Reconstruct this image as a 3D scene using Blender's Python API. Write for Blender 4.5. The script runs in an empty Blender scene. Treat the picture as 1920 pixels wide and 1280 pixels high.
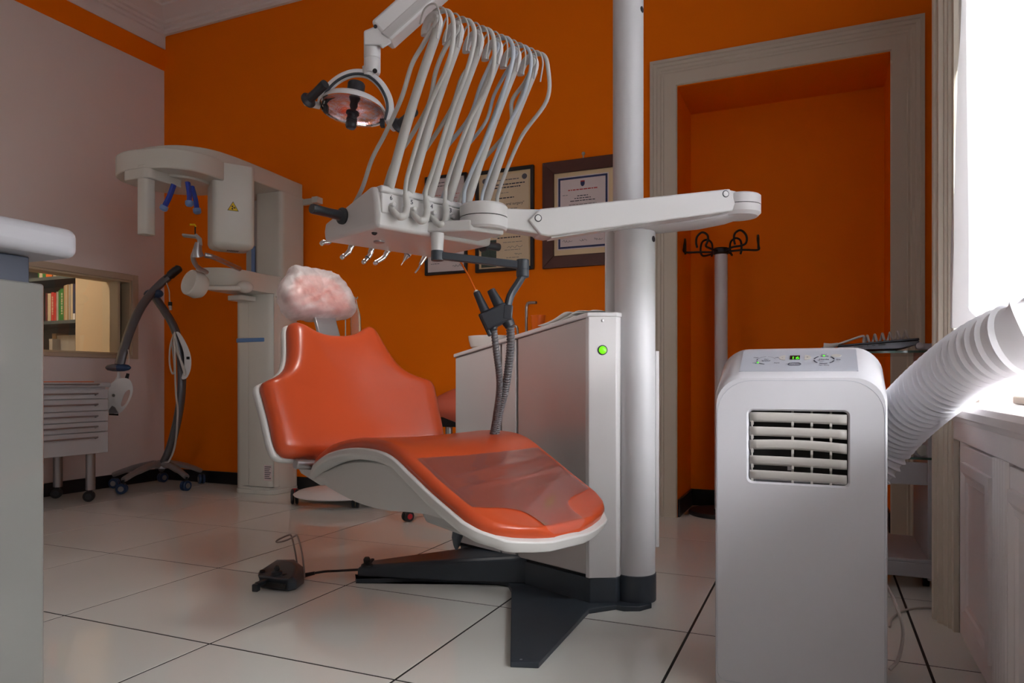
import bpy, bmesh, math, random
from mathutils import Vector, Matrix, Euler
random.seed(7)
SC = bpy.context.scene
COL = SC.collection
# ------------------------------------------------------------------ camera
H, FPX, HY = 0.72, 1340.0, 715.0          # eye height (m), focal length (px), horizon row
cam = bpy.data.cameras.new('camera')
cam.sensor_width = 36.0
cam.lens = FPX / 1920 * 36.0
cam.shift_y = (HY - 640.0) / 1920
cam.clip_start = 0.05
co = bpy.data.objects.new('camera', cam)
COL.objects.link(co)
co.location = (0, 0, H)
co.rotation_euler = (math.pi / 2, 0, 0)
SC.camera = co
# ------------------------------------------------------------------ world, exposure
wd = bpy.data.worlds.new('overcast_sky')
SC.world = wd
wd.use_nodes = True
bg = wd.node_tree.nodes['Background']
bg.inputs[0].default_value = (0.98, 0.98, 1.0, 1)
bg.inputs[1].default_value = 30.0
vs = SC.view_settings
vs.view_transform = 'Standard'
vs.look = 'None'
vs.gamma = 1.0
vs.use_curve_mapping = False
vs.exposure = 0.0

# ------------------------------------------------------------------ frames
class Frame:
    """A vertical local frame: origin on the floor, x axis turned by ang degrees."""
    def __init__(s, x, y, ang, z=0.0):
        a = math.radians(ang)
        s.c, s.s = math.cos(a), math.sin(a)
        s.M = Matrix.Translation((x, y, z)) @ Matrix.Rotation(a, 4, 'Z')
        s.x, s.y = x, y
    def loc(s, X, Y):
        X -= s.x; Y -= s.y
        return (X * s.c + Y * s.s, -X * s.s + Y * s.c)
    def wld(s, x, y):
        return (s.x + x * s.c - y * s.s, s.y + x * s.s + y * s.c)
    def hit(s, px, py, ax, val):
        """where the sight line through a photo pixel meets a plane of this frame"""
        dx, dy, dz = (px - 960) / FPX, 1.0, -(py - HY) / FPX
        ox, oy = s.loc(0, 0)
        lx = dx * s.c + dy * s.s
        ly = -dx * s.s + dy * s.c
        t = {'x': lambda: (val - ox) / lx, 'y': lambda: (val - oy) / ly,
             'z': lambda: (val - H) / dz, 'd': lambda: val}[ax]()
        return Vector((ox + t * lx, oy + t * ly, H + t * dz))

R = Frame(-2.565, 5.272, -23.4)               # the room: x along the back wall, y=0 on it, room at y<0
U = Frame(0.244, 2.27, -46.2)                 # the dental unit: x towards the foot end, y towards the cabinet
CH = Frame(*U.wld(0, -0.46), -46.2)           # chair centre line
CN = Frame(-0.351, 1.85, -46.2)               # instrument console: hose face x=0
W = Frame(0, 0, 0)

# ------------------------------------------------------------------ materials
MATS = {}
def mat(name, col, rough=0.5, metal=0.0, var=0.04, scale=8.0, coat=0.0, bump=0.0, bscale=60.0,
        emit=None, estr=0.0, trans=0.0, spec=0.5, alpha=1.0, sheen=0.0, rvar=0.0):
    m = bpy.data.materials.new(name)
    m.use_nodes = True
    nt = m.node_tree
    b = nt.nodes['Principled BSDF']
    tc = nt.nodes.new('ShaderNodeTexCoord')
    nz = nt.nodes.new('ShaderNodeTexNoise')
    nz.inputs['Scale'].default_value = scale
    nz.inputs['Detail'].default_value = 4
    nt.links.new(tc.outputs['Object'], nz.inputs['Vector'])
    mx = nt.nodes.new('ShaderNodeMix')
    mx.data_type = 'RGBA'
    mx.inputs['A'].default_value = tuple(max(0, c * (1 - var)) for c in col) + (1,)
    mx.inputs['B'].default_value = tuple(min(1, c * (1 + var)) for c in col) + (1,)
    nt.links.new(nz.outputs['Fac'], mx.inputs['Factor'])
    nt.links.new(mx.outputs['Result'], b.inputs['Base Color'])
    b.inputs['Roughness'].default_value = rough
    if rvar:
        mr = nt.nodes.new('ShaderNodeMapRange')
        mr.inputs['To Min'].default_value = rough - rvar
        mr.inputs['To Max'].default_value = rough + rvar
        nt.links.new(nz.outputs['Fac'], mr.inputs['Value'])
        nt.links.new(mr.outputs['Result'], b.inputs['Roughness'])
    b.inputs['Metallic'].default_value = metal
    b.inputs['Specular IOR Level'].default_value = spec
    if coat:
        b.inputs['Coat Weight'].default_value = coat
        b.inputs['Coat Roughness'].default_value = 0.06
    if trans:
        b.inputs['Transmission Weight'].default_value = trans
    if alpha < 1:
        b.inputs['Alpha'].default_value = alpha
    if sheen:
        b.inputs['Sheen Weight'].default_value = sheen
    if emit:
        b.inputs['Emission Color'].default_value = tuple(emit) + (1,)
        b.inputs['Emission Strength'].default_value = estr
    if bump:
        n2 = nt.nodes.new('ShaderNodeTexNoise')
        n2.inputs['Scale'].default_value = bscale
        n2.inputs['Detail'].default_value = 3
        nt.links.new(tc.outputs['Object'], n2.inputs['Vector'])
        bp = nt.nodes.new('ShaderNodeBump')
        bp.inputs['Strength'].default_value = bump
        bp.inputs['Distance'].default_value = 0.002
        nt.links.new(n2.outputs['Fac'], bp.inputs['Height'])
        nt.links.new(bp.outputs['Normal'], b.inputs['Normal'])
    MATS[name] = m
    return m

def thin_mat(name, tint, opacity, rough=0.2, gloss=0.15, translucent=0.0, fres=1.45, crumple=0.0, cscale=60.0):
    """thin film / glass / cloth: see-through, tinted surface and a fresnel gloss"""
    m = bpy.data.materials.new(name)
    m.use_nodes = True
    nt = m.node_tree
    nt.nodes.clear()
    out = nt.nodes.new('ShaderNodeOutputMaterial')
    tr = nt.nodes.new('ShaderNodeBsdfTransparent')
    di = nt.nodes.new('ShaderNodeBsdfDiffuse')
    tl = nt.nodes.new('ShaderNodeBsdfTranslucent')
    gl = nt.nodes.new('ShaderNodeBsdfGlossy')
    fr = nt.nodes.new('ShaderNodeFresnel')
    fr.inputs['IOR'].default_value = fres
    tc = nt.nodes.new('ShaderNodeTexCoord')
    nz = nt.nodes.new('ShaderNodeTexNoise')
    nz.inputs['Scale'].default_value = 30
    nt.links.new(tc.outputs['Object'], nz.inputs['Vector'])
    cm = nt.nodes.new('ShaderNodeMix'); cm.data_type = 'RGBA'
    cm.inputs['A'].default_value = tuple(c * 0.96 for c in tint) + (1,)
    cm.inputs['B'].default_value = tuple(tint) + (1,)
    nt.links.new(nz.outputs['Fac'], cm.inputs['Factor'])
    nt.links.new(cm.outputs['Result'], di.inputs['Color'])
    nt.links.new(cm.outputs['Result'], tl.inputs['Color'])
    gl.inputs['Roughness'].default_value = rough
    if crumple:
        vo = nt.nodes.new('ShaderNodeTexNoise'); vo.inputs['Scale'].default_value = cscale; vo.inputs['Detail'].default_value = 5
        vo.inputs['Distortion'].default_value = 0.3
        nt.links.new(tc.outputs['Object'], vo.inputs['Vector'])
        bp = nt.nodes.new('ShaderNodeBump'); bp.inputs['Strength'].default_value = crumple; bp.inputs['Distance'].default_value = 0.006
        nt.links.new(vo.outputs['Fac'], bp.inputs['Height'])
        for nd in (di, tl, gl): nt.links.new(bp.outputs['Normal'], nd.inputs['Normal'])
        # folds gather more cloth: opacity follows the crumple
        mrg = nt.nodes.new('ShaderNodeMapRange')
        mrg.inputs['From Min'].default_value = 0.35; mrg.inputs['From Max'].default_value = 0.65
        mrg.inputs['To Min'].default_value = max(opacity - 0.08, 0); mrg.inputs['To Max'].default_value = min(opacity + 0.18, 1)
        nt.links.new(vo.outputs['Fac'], mrg.inputs['Value'])
    m1 = nt.nodes.new('ShaderNodeMixShader'); m1.inputs[0].default_value = translucent
    nt.links.new(di.outputs[0], m1.inputs[1]); nt.links.new(tl.outputs[0], m1.inputs[2])
    m2 = nt.nodes.new('ShaderNodeMixShader'); m2.inputs[0].default_value = opacity
    if crumple: nt.links.new(mrg.outputs['Result'], m2.inputs[0])
    nt.links.new(tr.outputs[0], m2.inputs[1]); nt.links.new(m1.outputs[0], m2.inputs[2])
    m3 = nt.nodes.new('ShaderNodeMixShader')
    mu = nt.nodes.new('ShaderNodeMath'); mu.operation = 'MULTIPLY'; mu.inputs[1].default_value = gloss
    nt.links.new(fr.outputs[0], mu.inputs[0]); nt.links.new(mu.outputs[0], m3.inputs[0])
    nt.links.new(m2.outputs[0], m3.inputs[1]); nt.links.new(gl.outputs[0], m3.inputs[2])
    nt.links.new(m3.outputs[0], out.inputs[0])
    MATS[name] = m
    return m

mat('orange_paint', (0.95, 0.195, 0.0), 0.6, var=0.03, scale=2.5, bump=0.05, bscale=120, spec=0.12)
mat('white_paint', (0.86, 0.755, 0.73), 0.6, var=0.03, scale=2)
mat('ceiling_paint', (0.86, 0.77, 0.75), 0.7, var=0.02, scale=2)
mat('trim_paint', (0.66, 0.59, 0.49), 0.45, var=0.015, scale=2)
mat('panel_paint', (0.90, 0.84, 0.83), 0.4, var=0.05, scale=3, bump=0.08, bscale=25)
mat('black_trim', (0.012, 0.012, 0.014), 0.3)
mat('grout', (0.018, 0.017, 0.016), 0.8)
mat('tile', (0.84, 0.85, 0.80), 0.06, var=0.02, scale=3, spec=0.42, rvar=0.02)
mat('dark_base', (0.040, 0.052, 0.068), 0.42, var=0.12, scale=14, bump=0.03, bscale=200)
mat('unit_white', (0.68, 0.665, 0.665), 0.3, var=0.02, scale=3, spec=0.45)
mat('unit_grey', (0.60, 0.59, 0.59), 0.35, var=0.02, scale=3)
mat('steel_panel', (0.52, 0.49, 0.48), 0.34, metal=0.35, var=0.03, scale=3)
mat('pillar_paint', (0.64, 0.64, 0.66), 0.5, metal=0.05, var=0.02, scale=2)
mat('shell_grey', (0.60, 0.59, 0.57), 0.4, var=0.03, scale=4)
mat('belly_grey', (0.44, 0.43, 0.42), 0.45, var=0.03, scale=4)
mat('vinyl', (0.48, 0.066, 0.018), 0.30, var=0.05, scale=5, bump=0.05, bscale=300, spec=0.5)
mat('stool_vinyl', (0.68, 0.13, 0.07), 0.36, var=0.05, scale=5, bump=0.05, bscale=300)
mat('dark_plastic', (0.022, 0.026, 0.033), 0.38, var=0.1, scale=20)
mat('grey_arm', (0.050, 0.060, 0.075), 0.4, var=0.06, scale=10)
mat('hose_grey', (0.56, 0.55, 0.53), 0.42, var=0.04, scale=20)
mat('hose_blue', (0.50, 0.55, 0.62), 0.42, var=0.04, scale=20)
mat('suction_hose', (0.11, 0.105, 0.11), 0.42, var=0.06, scale=30)
mat('chrome', (0.72, 0.72, 0.72), 0.18, metal=1.0, var=0.04)
mat('brushed', (0.42, 0.42, 0.43), 0.35, metal=0.9, var=0.06)
mat('black', (0.008, 0.008, 0.009), 0.5)
mat('xray_white', (0.70, 0.69, 0.63), 0.22, var=0.02, scale=3)
mat('blue_plastic', (0.01, 0.05, 0.42), 0.2, var=0.05)
mat('blue_tip', (0.16, 0.28, 0.55), 0.3)
mat('blue_ring', (0.12, 0.26, 0.55), 0.4)
mat('yellow', (0.85, 0.62, 0.0), 0.5)
mat('stand_tube', (0.16, 0.165, 0.185), 0.34, metal=0.5, var=0.05)
mat('stand_foot', (0.36, 0.36, 0.38), 0.3, metal=0.7, var=0.05)
mat('navy', (0.02, 0.055, 0.14), 0.35)
mat('lamp_white', (0.82, 0.82, 0.83), 0.3, var=0.02)
mat('drawer_white', (0.62, 0.63, 0.66), 0.4, var=0.02)
mat('orange_mat', (0.85, 0.16, 0.02), 0.5)
mat('gloss_white', (0.26, 0.26, 0.245), 0.10, var=0.03, scale=2, coat=1.0, spec=0.8)
mat('counter_white', (0.50, 0.50, 0.53), 0.4, var=0.02, scale=3)
mat('slate', (0.035, 0.045, 0.075), 0.45, var=0.05)
mat('ac_white', (0.65, 0.65, 0.69), 0.25, var=0.015, scale=3, coat=0.3)
mat('ac_panel', (0.44, 0.46, 0.52), 0.4, var=0.02)
mat('ac_louver', (0.52, 0.50, 0.47), 0.4, var=0.03)
mat('print_dark', (0.03, 0.03, 0.05), 0.6)
mat('screen_black', (0.008, 0.012, 0.008), 0.2)
mat('led_green', (0.05, 0.4, 0.02), 0.4, emit=(0.10, 1.0, 0.02), estr=1.2)
mat('lamp_green', (0.1, 0.5, 0.02), 0.3, emit=(0.22, 1.0, 0.0), estr=0.75)
mat('duct', (0.82, 0.82, 0.86), 0.5, var=0.02)
mat('wood_dark', (0.085, 0.026, 0.018), 0.45, var=0.35, scale=14)
mat('frame_black', (0.010, 0.009, 0.011), 0.4)
mat('mat_cream', (0.80, 0.62, 0.38), 0.8, var=0.03)
mat('paper_pink', (0.76, 0.66, 0.66), 0.8, var=0.02)
mat('paper_cream', (0.78, 0.62, 0.43), 0.8, var=0.04, scale=10)
mat('print_blue', (0.035, 0.045, 0.14), 0.7, var=0.6, scale=160)
mat('print_red', (0.55, 0.06, 0.06), 0.7)
mat('print_grey', (0.12, 0.11, 0.13), 0.7, var=0.3, scale=200)
mat('print_green', (0.06, 0.09, 0.075), 0.7, var=0.6, scale=90)
mat('steel_tube', (0.36, 0.33, 0.31), 0.28, metal=1.0)
mat('ceramic', (0.78, 0.74, 0.71), 0.15, var=0.02)
mat('tissue', (0.95, 0.93, 0.90), 0.85, bump=0.4, bscale=200)
mat('shelf_dark', (0.03, 0.032, 0.036), 0.5)
mat('shelf_edge', (0.07, 0.095, 0.10), 0.5)
mat('cream_wall', (0.62, 0.50, 0.33), 0.6, var=0.03, scale=3)
mat('wood_trim', (0.58, 0.46, 0.34), 0.5, var=0.06, scale=8)
mat('laptop', (0.10, 0.10, 0.115), 0.35, metal=0.4)
mat('laptop_lid', (0.03, 0.03, 0.035), 0.3)
mat('cable_white', (0.62, 0.58, 0.54), 0.5)
mat('cart_white', (0.52, 0.52, 0.55), 0.4, var=0.03)
mat('red_plastic', (0.5, 0.02, 0.03), 0.35)
mat('coat_white', (0.70, 0.66, 0.67), 0.3)
mat('sill_wood', (0.42, 0.36, 0.30), 0.5)
mat('outdoor_ground', (0.16, 0.19, 0.12), 0.9)
mat('switch_black', (0.02, 0.02, 0.02), 0.4)
# dichroic lamp mirror: warm and violet patches on metal
m = mat('reflector', (0.85, 0.62, 0.60), 0.14, metal=1.0, var=0.0, bump=0.5, bscale=240)
nt = m.node_tree
wv = nt.nodes.new('ShaderNodeTexNoise'); wv.inputs['Scale'].default_value = 9
cr = nt.nodes.new('ShaderNodeValToRGB')
cr.color_ramp.elements[0].position = 0.38; cr.color_ramp.elements[0].color = (0.90, 0.42, 0.30, 1)
cr.color_ramp.elements[1].position = 0.62; cr.color_ramp.elements[1].color = (0.80, 0.70, 0.85, 1)
nt.links.new(wv.outputs['Fac'], cr.inputs['Fac'])
nt.links.new(cr.outputs['Color'], nt.nodes['Principled BSDF'].inputs['Base Color'])
thin_mat('clear_film', (0.88, 0.74, 0.72), 0.065, 0.10, 1.0)
thin_mat('cover_film', (0.95, 0.93, 0.94), 0.36, 0.35, 0.5, translucent=0.3, crumple=0.10, cscale=16)
thin_mat('glass', (0.75, 0.90, 0.84), 0.06, 0.02, 1.0)
thin_mat('glass_edge', (0.10, 0.20, 0.17), 0.75, 0.05, 1.0)
thin_mat('sheer', (0.90, 0.91, 0.96), 0.98, 0.5, 0.1, translucent=0.125)
thin_mat('pane', (0.9, 0.95, 0.92), 0.03, 0.02, 1.0)
thin_mat('orange_cup', (0.95, 0.20, 0.02), 0.92, 0.2, 0.6, translucent=0.3)
thin_mat('bag_film', (0.9, 0.85, 0.82), 0.12, 0.08, 1.0)
thin_mat('lens_glass', (0.80, 0.95, 0.85), 0.05, 0.02, 1.0)

# ------------------------------------------------------------------ mesh helpers
BASE = {}
def spl(pts, n=8, closed=False):
    """Catmull-Rom through the points"""
    P = [Vector(p) for p in pts]
    out = []
    N = len(P)
    rng = range(N if closed else N - 1)
    for i in rng:
        p1, p2 = P[i], P[(i + 1) % N]
        p0 = P[i - 1] if (closed or i > 0) else p1 * 2 - p2
        p3 = P[(i + 2) % N] if (closed or i + 2 < N) else p2 * 2 - p1
        for k in range(n):
            t = k / n
            out.append(0.5 * ((2 * p1) + (p2 - p0) * t + (2 * p0 - 5 * p1 + 4 * p2 - p3) * t * t
                              + (3 * p1 - p0 - 3 * p2 + p3) * t ** 3))
    if not closed:
        out.append(P[-1])
    return out

def interp(tab, x):
    if x <= tab[0][0]: return tab[0][1]
    for (a, va), (b, vb) in zip(tab, tab[1:]):
        if x <= b:
            return va + (vb - va) * (x - a) / (b - a)
    return tab[-1][1]

def perp(d):
    d = d.normalized()
    u = Vector((0, 0, 1)).cross(d)
    if u.length < 1e-4: u = Vector((1, 0, 0))
    u.normalize()
    return u, d.cross(u)

def rrect(x0, x1, y0, y1, r, n=5):
    """rounded rectangle outline, counter-clockwise; r one radius or four (bl, br, tr, tl)"""
    if not isinstance(r, (list, tuple)): r = [r] * 4
    o = []
    for (cx, cy, a, rr) in ((x0 + r[0], y0 + r[0], 180, r[0]), (x1 - r[1], y0 + r[1], 270, r[1]),
                            (x1 - r[2], y1 - r[2], 0, r[2]), (x0 + r[3], y1 - r[3], 90, r[3])):
        if rr <= 0:
            o.append((cx, cy)); continue
        for k in range(n + 1):
            t = math.radians(a + 90 * k / n)
            o.append((cx + rr * math.cos(t), cy + rr * math.sin(t)))
    return o

class MB:
    def __init__(s): s.v, s.f = [], []
    def add(s, vs, fs):
        b = len(s.v)
        s.v += [Vector(v) for v in vs]
        s.f += [tuple(b + i for i in f) for f in fs]
        return s
    def box(s, x0, x1, y0, y1, z0, z1):
        if x1 < x0: x0, x1 = x1, x0
        if y1 < y0: y0, y1 = y1, y0
        if z1 < z0: z0, z1 = z1, z0
        return s.add([(x0, y0, z0), (x1, y0, z0), (x1, y1, z0), (x0, y1, z0),
                      (x0, y0, z1), (x1, y0, z1), (x1, y1, z1), (x0, y1, z1)],
                     [(0, 3, 2, 1), (4, 5, 6, 7), (0, 1, 5, 4), (1, 2, 6, 5), (2, 3, 7, 6), (3, 0, 4, 7)])
    def obox(s, c, size, rot=None):
        m = MB().box(-size[0] / 2, size[0] / 2, -size[1] / 2, size[1] / 2, -size[2] / 2, size[2] / 2)
        rm = rot if rot is not None else Matrix.Identity(3)
        return s.add([Vector(c) + rm @ v for v in m.v], m.f)
    def bar(s, p0, p1, w, h, up=(0, 0, 1)):
        p0, p1 = Vector(p0), Vector(p1)
        d = (p1 - p0).normalized()
        side = d.cross(Vector(up)).normalized()
        u = side.cross(d)
        vs = [p + side * (a * w / 2) + u * (b * h / 2) for p in (p0, p1) for a, b in ((-1, -1), (1, -1), (1, 1), (-1, 1))]
        return s.add(vs, [(0, 1, 2, 3), (7, 6, 5, 4), (0, 4, 5, 1), (1, 5, 6, 2), (2, 6, 7, 3), (3, 7, 4, 0)])
    def rings(s, rs, cap=True, closed=False):
        n = len(rs[0])
        b = len(s.v)
        for r in rs: s.v += [Vector(p) for p in r]
        m = len(rs)
        for i in range(m if closed else m - 1):
            for j in range(n):
                i2 = (i + 1) % m
                s.f.append((b + i * n + j, b + i * n + (j + 1) % n, b + i2 * n + (j + 1) % n, b + i2 * n + j))
        if cap and not closed:
            s.f.append(tuple(b + j for j in reversed(range(n))))
            s.f.append(tuple(b + (m - 1) * n + j for j in range(n)))
        return s
    def tube(s, pts, r, n=10, cap=True, closed=False, flat=1.0):
        P = [Vector(p) for p in pts]
        m = len(P)
        rad = r if isinstance(r, (list, tuple)) else [r] * m
        rs = []
        u = None
        for i in range(m):
            if closed: d = P[(i + 1) % m] - P[i - 1]
            else: d = P[min(i + 1, m - 1)] - P[max(i - 1, 0)]
            d.normalize()
            if u is None: u, w = perp(d)
            else:
                u = (u - d * u.dot(d))
                u.normalize()
                w = d.cross(u)
            rs.append([P[i] + (u * math.cos(2 * math.pi * k / n) + w * (math.sin(2 * math.pi * k / n) * flat)) * rad[i] for k in range(n)])
        return s.rings(rs, cap, closed)
    def cyl(s, p0, p1, r0, r1=None, n=20):
        return s.tube([p0, p1], [r0, r0 if r1 is None else r1], n)
    def lathe(s, prof, o=(0, 0, 0), axis=(0, 0, 1), n=24, cap=True):
        o, ax = Vector(o), Vector(axis).normalized()
        u, w = perp(ax)
        rs = [[o + ax * h + (u * math.cos(2 * math.pi * k / n) + w * math.sin(2 * math.pi * k / n)) * max(r, 1e-4) for k in range(n)] for r, h in prof]
        return s.rings(rs, cap)
    def prism(s, poly, axis, c0, c1):
        """extrude a 2-D outline along an axis ('x': outline is (y,z); 'y': (x,z); 'z': (x,y))"""
        def P(a, b, c): return {'x': (c, a, b), 'y': (a, c, b), 'z': (a, b, c)}[axis]
        return s.rings([[P(a, b, c0) for a, b in poly], [P(a, b, c1) for a, b in poly]])
    def grid(s, fn, nu, nv):
        b = len(s.v)
        for i in range(nu + 1):
            for j in range(nv + 1):
                s.v.append(Vector(fn(i / nu, j / nv)))
        for i in range(nu):
            for j in range(nv):
                a = b + i * (nv + 1) + j
                s.f.append((a, a + nv + 1, a + nv + 2, a + 1))
        return s
    def sphere(s, c, r, n=16, m=10, scale=(1, 1, 1)):
        c = Vector(c)
        rs = []
        for i in range(m + 1):
            t = math.pi * i / m
            rs.append([c + Vector((scale[0] * r * max(math.sin(t), 1e-3) * math.cos(2 * math.pi * k / n),
                                   scale[1] * r * max(math.sin(t), 1e-3) * math.sin(2 * math.pi * k / n),
                                   -scale[2] * r * math.cos(t))) for k in range(n)])
        return s.rings(rs)
    def xf(s, M):
        s.v = [M @ v for v in s.v]
        return s
    def build(s, name, material, parent=None, smooth=35, bevel=0, seg=2, label=None, kind=None, solid=0, sub=0, frame=None):
        me = bpy.data.meshes.new(name)
        base = BASE[parent] if parent is not None else Vector((0, 0, 0))
        me.from_pydata([v - base for v in s.v], [], s.f)
        bm = bmesh.new(); bm.from_mesh(me)
        bmesh.ops.recalc_face_normals(bm, faces=bm.faces)
        bm.to_mesh(me); bm.free()
        me.materials.append(MATS[material])
        if smooth:
            me.shade_smooth()
            me.set_sharp_from_angle(angle=math.radians(smooth))
        o = bpy.data.objects.new(name, me)
        COL.objects.link(o)
        if parent is not None:
            o.parent = parent
            BASE[o] = base
        else:
            BASE[o] = Vector((0, 0, 0))
        if solid:
            md = o.modifiers.new('thickness', 'SOLIDIFY'); md.thickness = solid; md.offset = 0
        if bevel:
            md = o.modifiers.new('bevel', 'BEVEL'); md.width = bevel; md.segments = seg
            md.limit_method = 'ANGLE'; md.angle_limit = math.radians(38); md.harden_normals = False
        if sub:
            md = o.modifiers.new('sub', 'SUBSURF'); md.levels = sub; md.render_levels = sub
        if label: o['label'] = label
        if kind: o['kind'] = kind
        if frame is not None: o.matrix_world = frame.M
        return o

def thing(name, label, cat, frame, base, group=None):
    o = bpy.data.objects.new(name, None)
    COL.objects.link(o)
    o.empty_display_size = 0.1
    base = Vector(base)
    o.matrix_world = frame.M @ Matrix.Translation(base)
    o['label'] = label; o['category'] = cat
    if group: o['group'] = group
    BASE[o] = base
    return o

def single(mb, name, label, cat, material, frame, base, group=None, **kw):
    """a thing that is one mesh"""
    base = Vector(base)
    mb.v = [v - base for v in mb.v]
    o = mb.build(name, material, None, **kw)
    o.matrix_world = frame.M @ Matrix.Translation(base)
    BASE[o] = base
    o['label'] = label; o['category'] = cat
    if group: o['group'] = group
    return o

def struct(mb, name, material, frame=None, **kw):
    o = mb.build(name, material, None, **kw)
    o['kind'] = 'structure'
    o.matrix_world = (frame or R).M
    return o

def copy_tree(o, parent=None):
    c = o.copy(); COL.objects.link(c)
    if parent is not None: c.parent = parent
    for ch in list(o.children): copy_tree(ch, c)
    return c

def lettering(body, size, name, material, parent, M, ext=0.0004, align='CENTER'):
    cu = bpy.data.curves.new(name, 'FONT')
    cu.body = body; cu.size = size; cu.align_x = align; cu.align_y = 'CENTER'; cu.extrude = ext
    cu.resolution_u = 3
    t = bpy.data.objects.new(name, cu)
    COL.objects.link(t)
    bpy.context.view_layer.update()
    me = bpy.data.meshes.new_from_object(t)
    bpy.data.objects.remove(t)
    me.name = name
    base = BASE[parent]
    me.transform(Matrix.Translation(-base) @ M)
    me.materials.clear(); me.materials.append(MATS[material])
    o = bpy.data.objects.new(name, me)
    COL.objects.link(o); o.parent = parent; BASE[o] = base
    return o

def facing_y(x, y, z):
    """text plane standing upright facing -y of the frame"""
    return Matrix.Translation((x, y, z)) @ Matrix.Rotation(math.pi / 2, 4, 'X')

def pillow(outline, cen, pos, prof, ell=None):
    """inflated pad on a star-shaped outline; pos(a,b,h) maps plane coords and height to 3-D.
       prof: list of (k, h): scale towards the centre and height there; ell: half axes of an
       ellipse the inner rings relax to"""
    mb = MB()
    rs = []
    for k, h in prof:
        ring = []
        for a, b in outline:
            da, db = a - cen[0], b - cen[1]
            if ell:
                t = math.atan2(db / ell[1], da / ell[0])
                w = min(1.0, max(0.0, (0.9 - k) / 0.6))
                w = w * w * (3 - 2 * w)
                da = da * (1 - w) + ell[0] * math.cos(t) * w
                db = db * (1 - w) + ell[1] * math.sin(t) * w
            ring.append(pos(cen[0] + k * da, cen[1] + k * db, h))
        rs.append(ring)
    mb.rings(rs, cap=True)
    return mb
# ================================================================== THE ROOM
RX, RY, RZ = 5.00, -6.4, 3.42
NX0, NX1, NZ, ND = 3.7485, 4.754, 2.2785, 0.43          # niche in the back wall
WY0, WY1 = -1.43, -3.30                                   # window bay on the right wall
SILL = 0.66
# floor: dark joint bed with single tiles on it
fl = struct(MB().box(-0.2, RX + 0.3, RY - 0.2, 0.6, -0.12, -0.0012), 'floor', 'grout')
tx, ty, X0, Y0 = 0.597, 0.612, 2.905 - 5 * 0.597, -1.735 + 4 * 0.612
TM = {}
for i in range(0, 10):
    for j in range(0, 14):
        x0 = X0 + i * tx; y0 = Y0 - j * ty
        xa, xb = max(x0, -0.02), min(x0 + tx, RX + 0.02)
        ya, yb = max(y0 - ty, RY), min(y0, 0.45)
        if xb - xa < 0.03 or yb - ya < 0.03: continue
        if ya > -0.03 and (xb < NX0 or xa > NX1): continue
        if y0 > 0 and yb > 0 and (xb < NX0 - .1): yb = 0.0
        key = (round(xb - xa, 3), round(yb - ya, 3))
        if key not in TM:
            g = 0.0036
            w, d = key
            b = 0.0005
            o = MB().rings([[(g, g, -0.006), (w - g, g, -0.006), (w - g, d - g, -0.006), (g, d - g, -0.006)],
                            [(g, g, -b), (w - g, g, -b), (w - g, d - g, -b), (g, d - g, -b)],
                            [(g + b, g + b, 0), (w - g - b, g + b, 0), (w - g - b, d - g - b, 0), (g + b, d - g - b, 0)]]
                           ).build('floor_tile', 'tile', fl, smooth=0)
            TM[key] = o.data
        else:
            o = bpy.data.objects.new('floor_tile', TM[key]); COL.objects.link(o); o.parent = fl
        o.location = (xa, ya, 0)
# back wall with its niche
wb = MB()
wb.box(-0.2, NX0, 0, 0.2, 0, RZ)
wb.box(NX1, RX + 0.3, 0, 0.2, 0, RZ)
wb.box(NX0, NX1, 0, 0.2, NZ, RZ)
wb.box(NX0 - 0.1, NX1 + 0.1, ND, ND + 0.1, 0, NZ + 0.1)
wb.box(NX0 - 0.1, NX0, 0.2, ND, 0, NZ + 0.1)
wb.box(NX1, NX1 + 0.1, 0.2, ND, 0, NZ + 0.1)
wb.box(NX0, NX1, 0.2, ND, NZ, NZ + 0.1)
struct(wb, 'wall_back', 'orange_paint', smooth=0)
# left wall with the opening into the next room
LY0, LY1, LZ0, LZ1 = -0.2755, -1.75, 0.905, 1.425
LT = 0.12
wl = MB()
wl.box(-LT, 0, 0.0, LY0, 0, RZ)
wl.box(-LT, 0, LY1, RY, 0, RZ)
wl.box(-LT, 0, LY0, LY1, 0, LZ0)
wl.box(-LT, 0, LY0, LY1, LZ1, RZ)
wl = struct(wl, 'wall_left', 'white_paint', smooth=0)
MB().box(0.0, 0.004, RY, 0, 3.0085, 3.165).build('paint_band', 'orange_paint', wl, smooth=0, label='orange painted band under the cornice')
# right wall: far strip, window bay, near part
wr = MB()
wr.box(RX, RX + 0.2, 0, -1.30, 0, RZ)
wr.box(4.81, RX + 0.2, -1.30, WY0, 0, RZ)
wr.box(4.85, RX + 0.2, WY0, WY1, 0, SILL - 0.05)
wr.box(4.81, RX + 0.2, WY0, WY1, 2.85, RZ)
wr.box(4.81, RX + 0.2, WY1, -4.70, 0, RZ)
wr.box(4.81, RX + 0.2, -4.70, -5.40, 0, SILL)
wr.box(4.81, RX + 0.2, -4.70, -5.40, 2.15, RZ)
wr.box(4.81, RX + 0.2, -5.40, RY, 0, RZ)
wr = struct(wr, 'wall_right', 'white_paint', smooth=0)
# wall behind the viewer
struct(MB().box(-0.2, RX + 0.2, RY, RY - 0.2, 0, RZ), 'wall_front', 'white_paint', smooth=0)
struct(MB().box(-0.2, RX + 0.2, RY - 0.2, 0.2, RZ, RZ + 0.2), 'ceiling', 'ceiling_paint', smooth=0)
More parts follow.
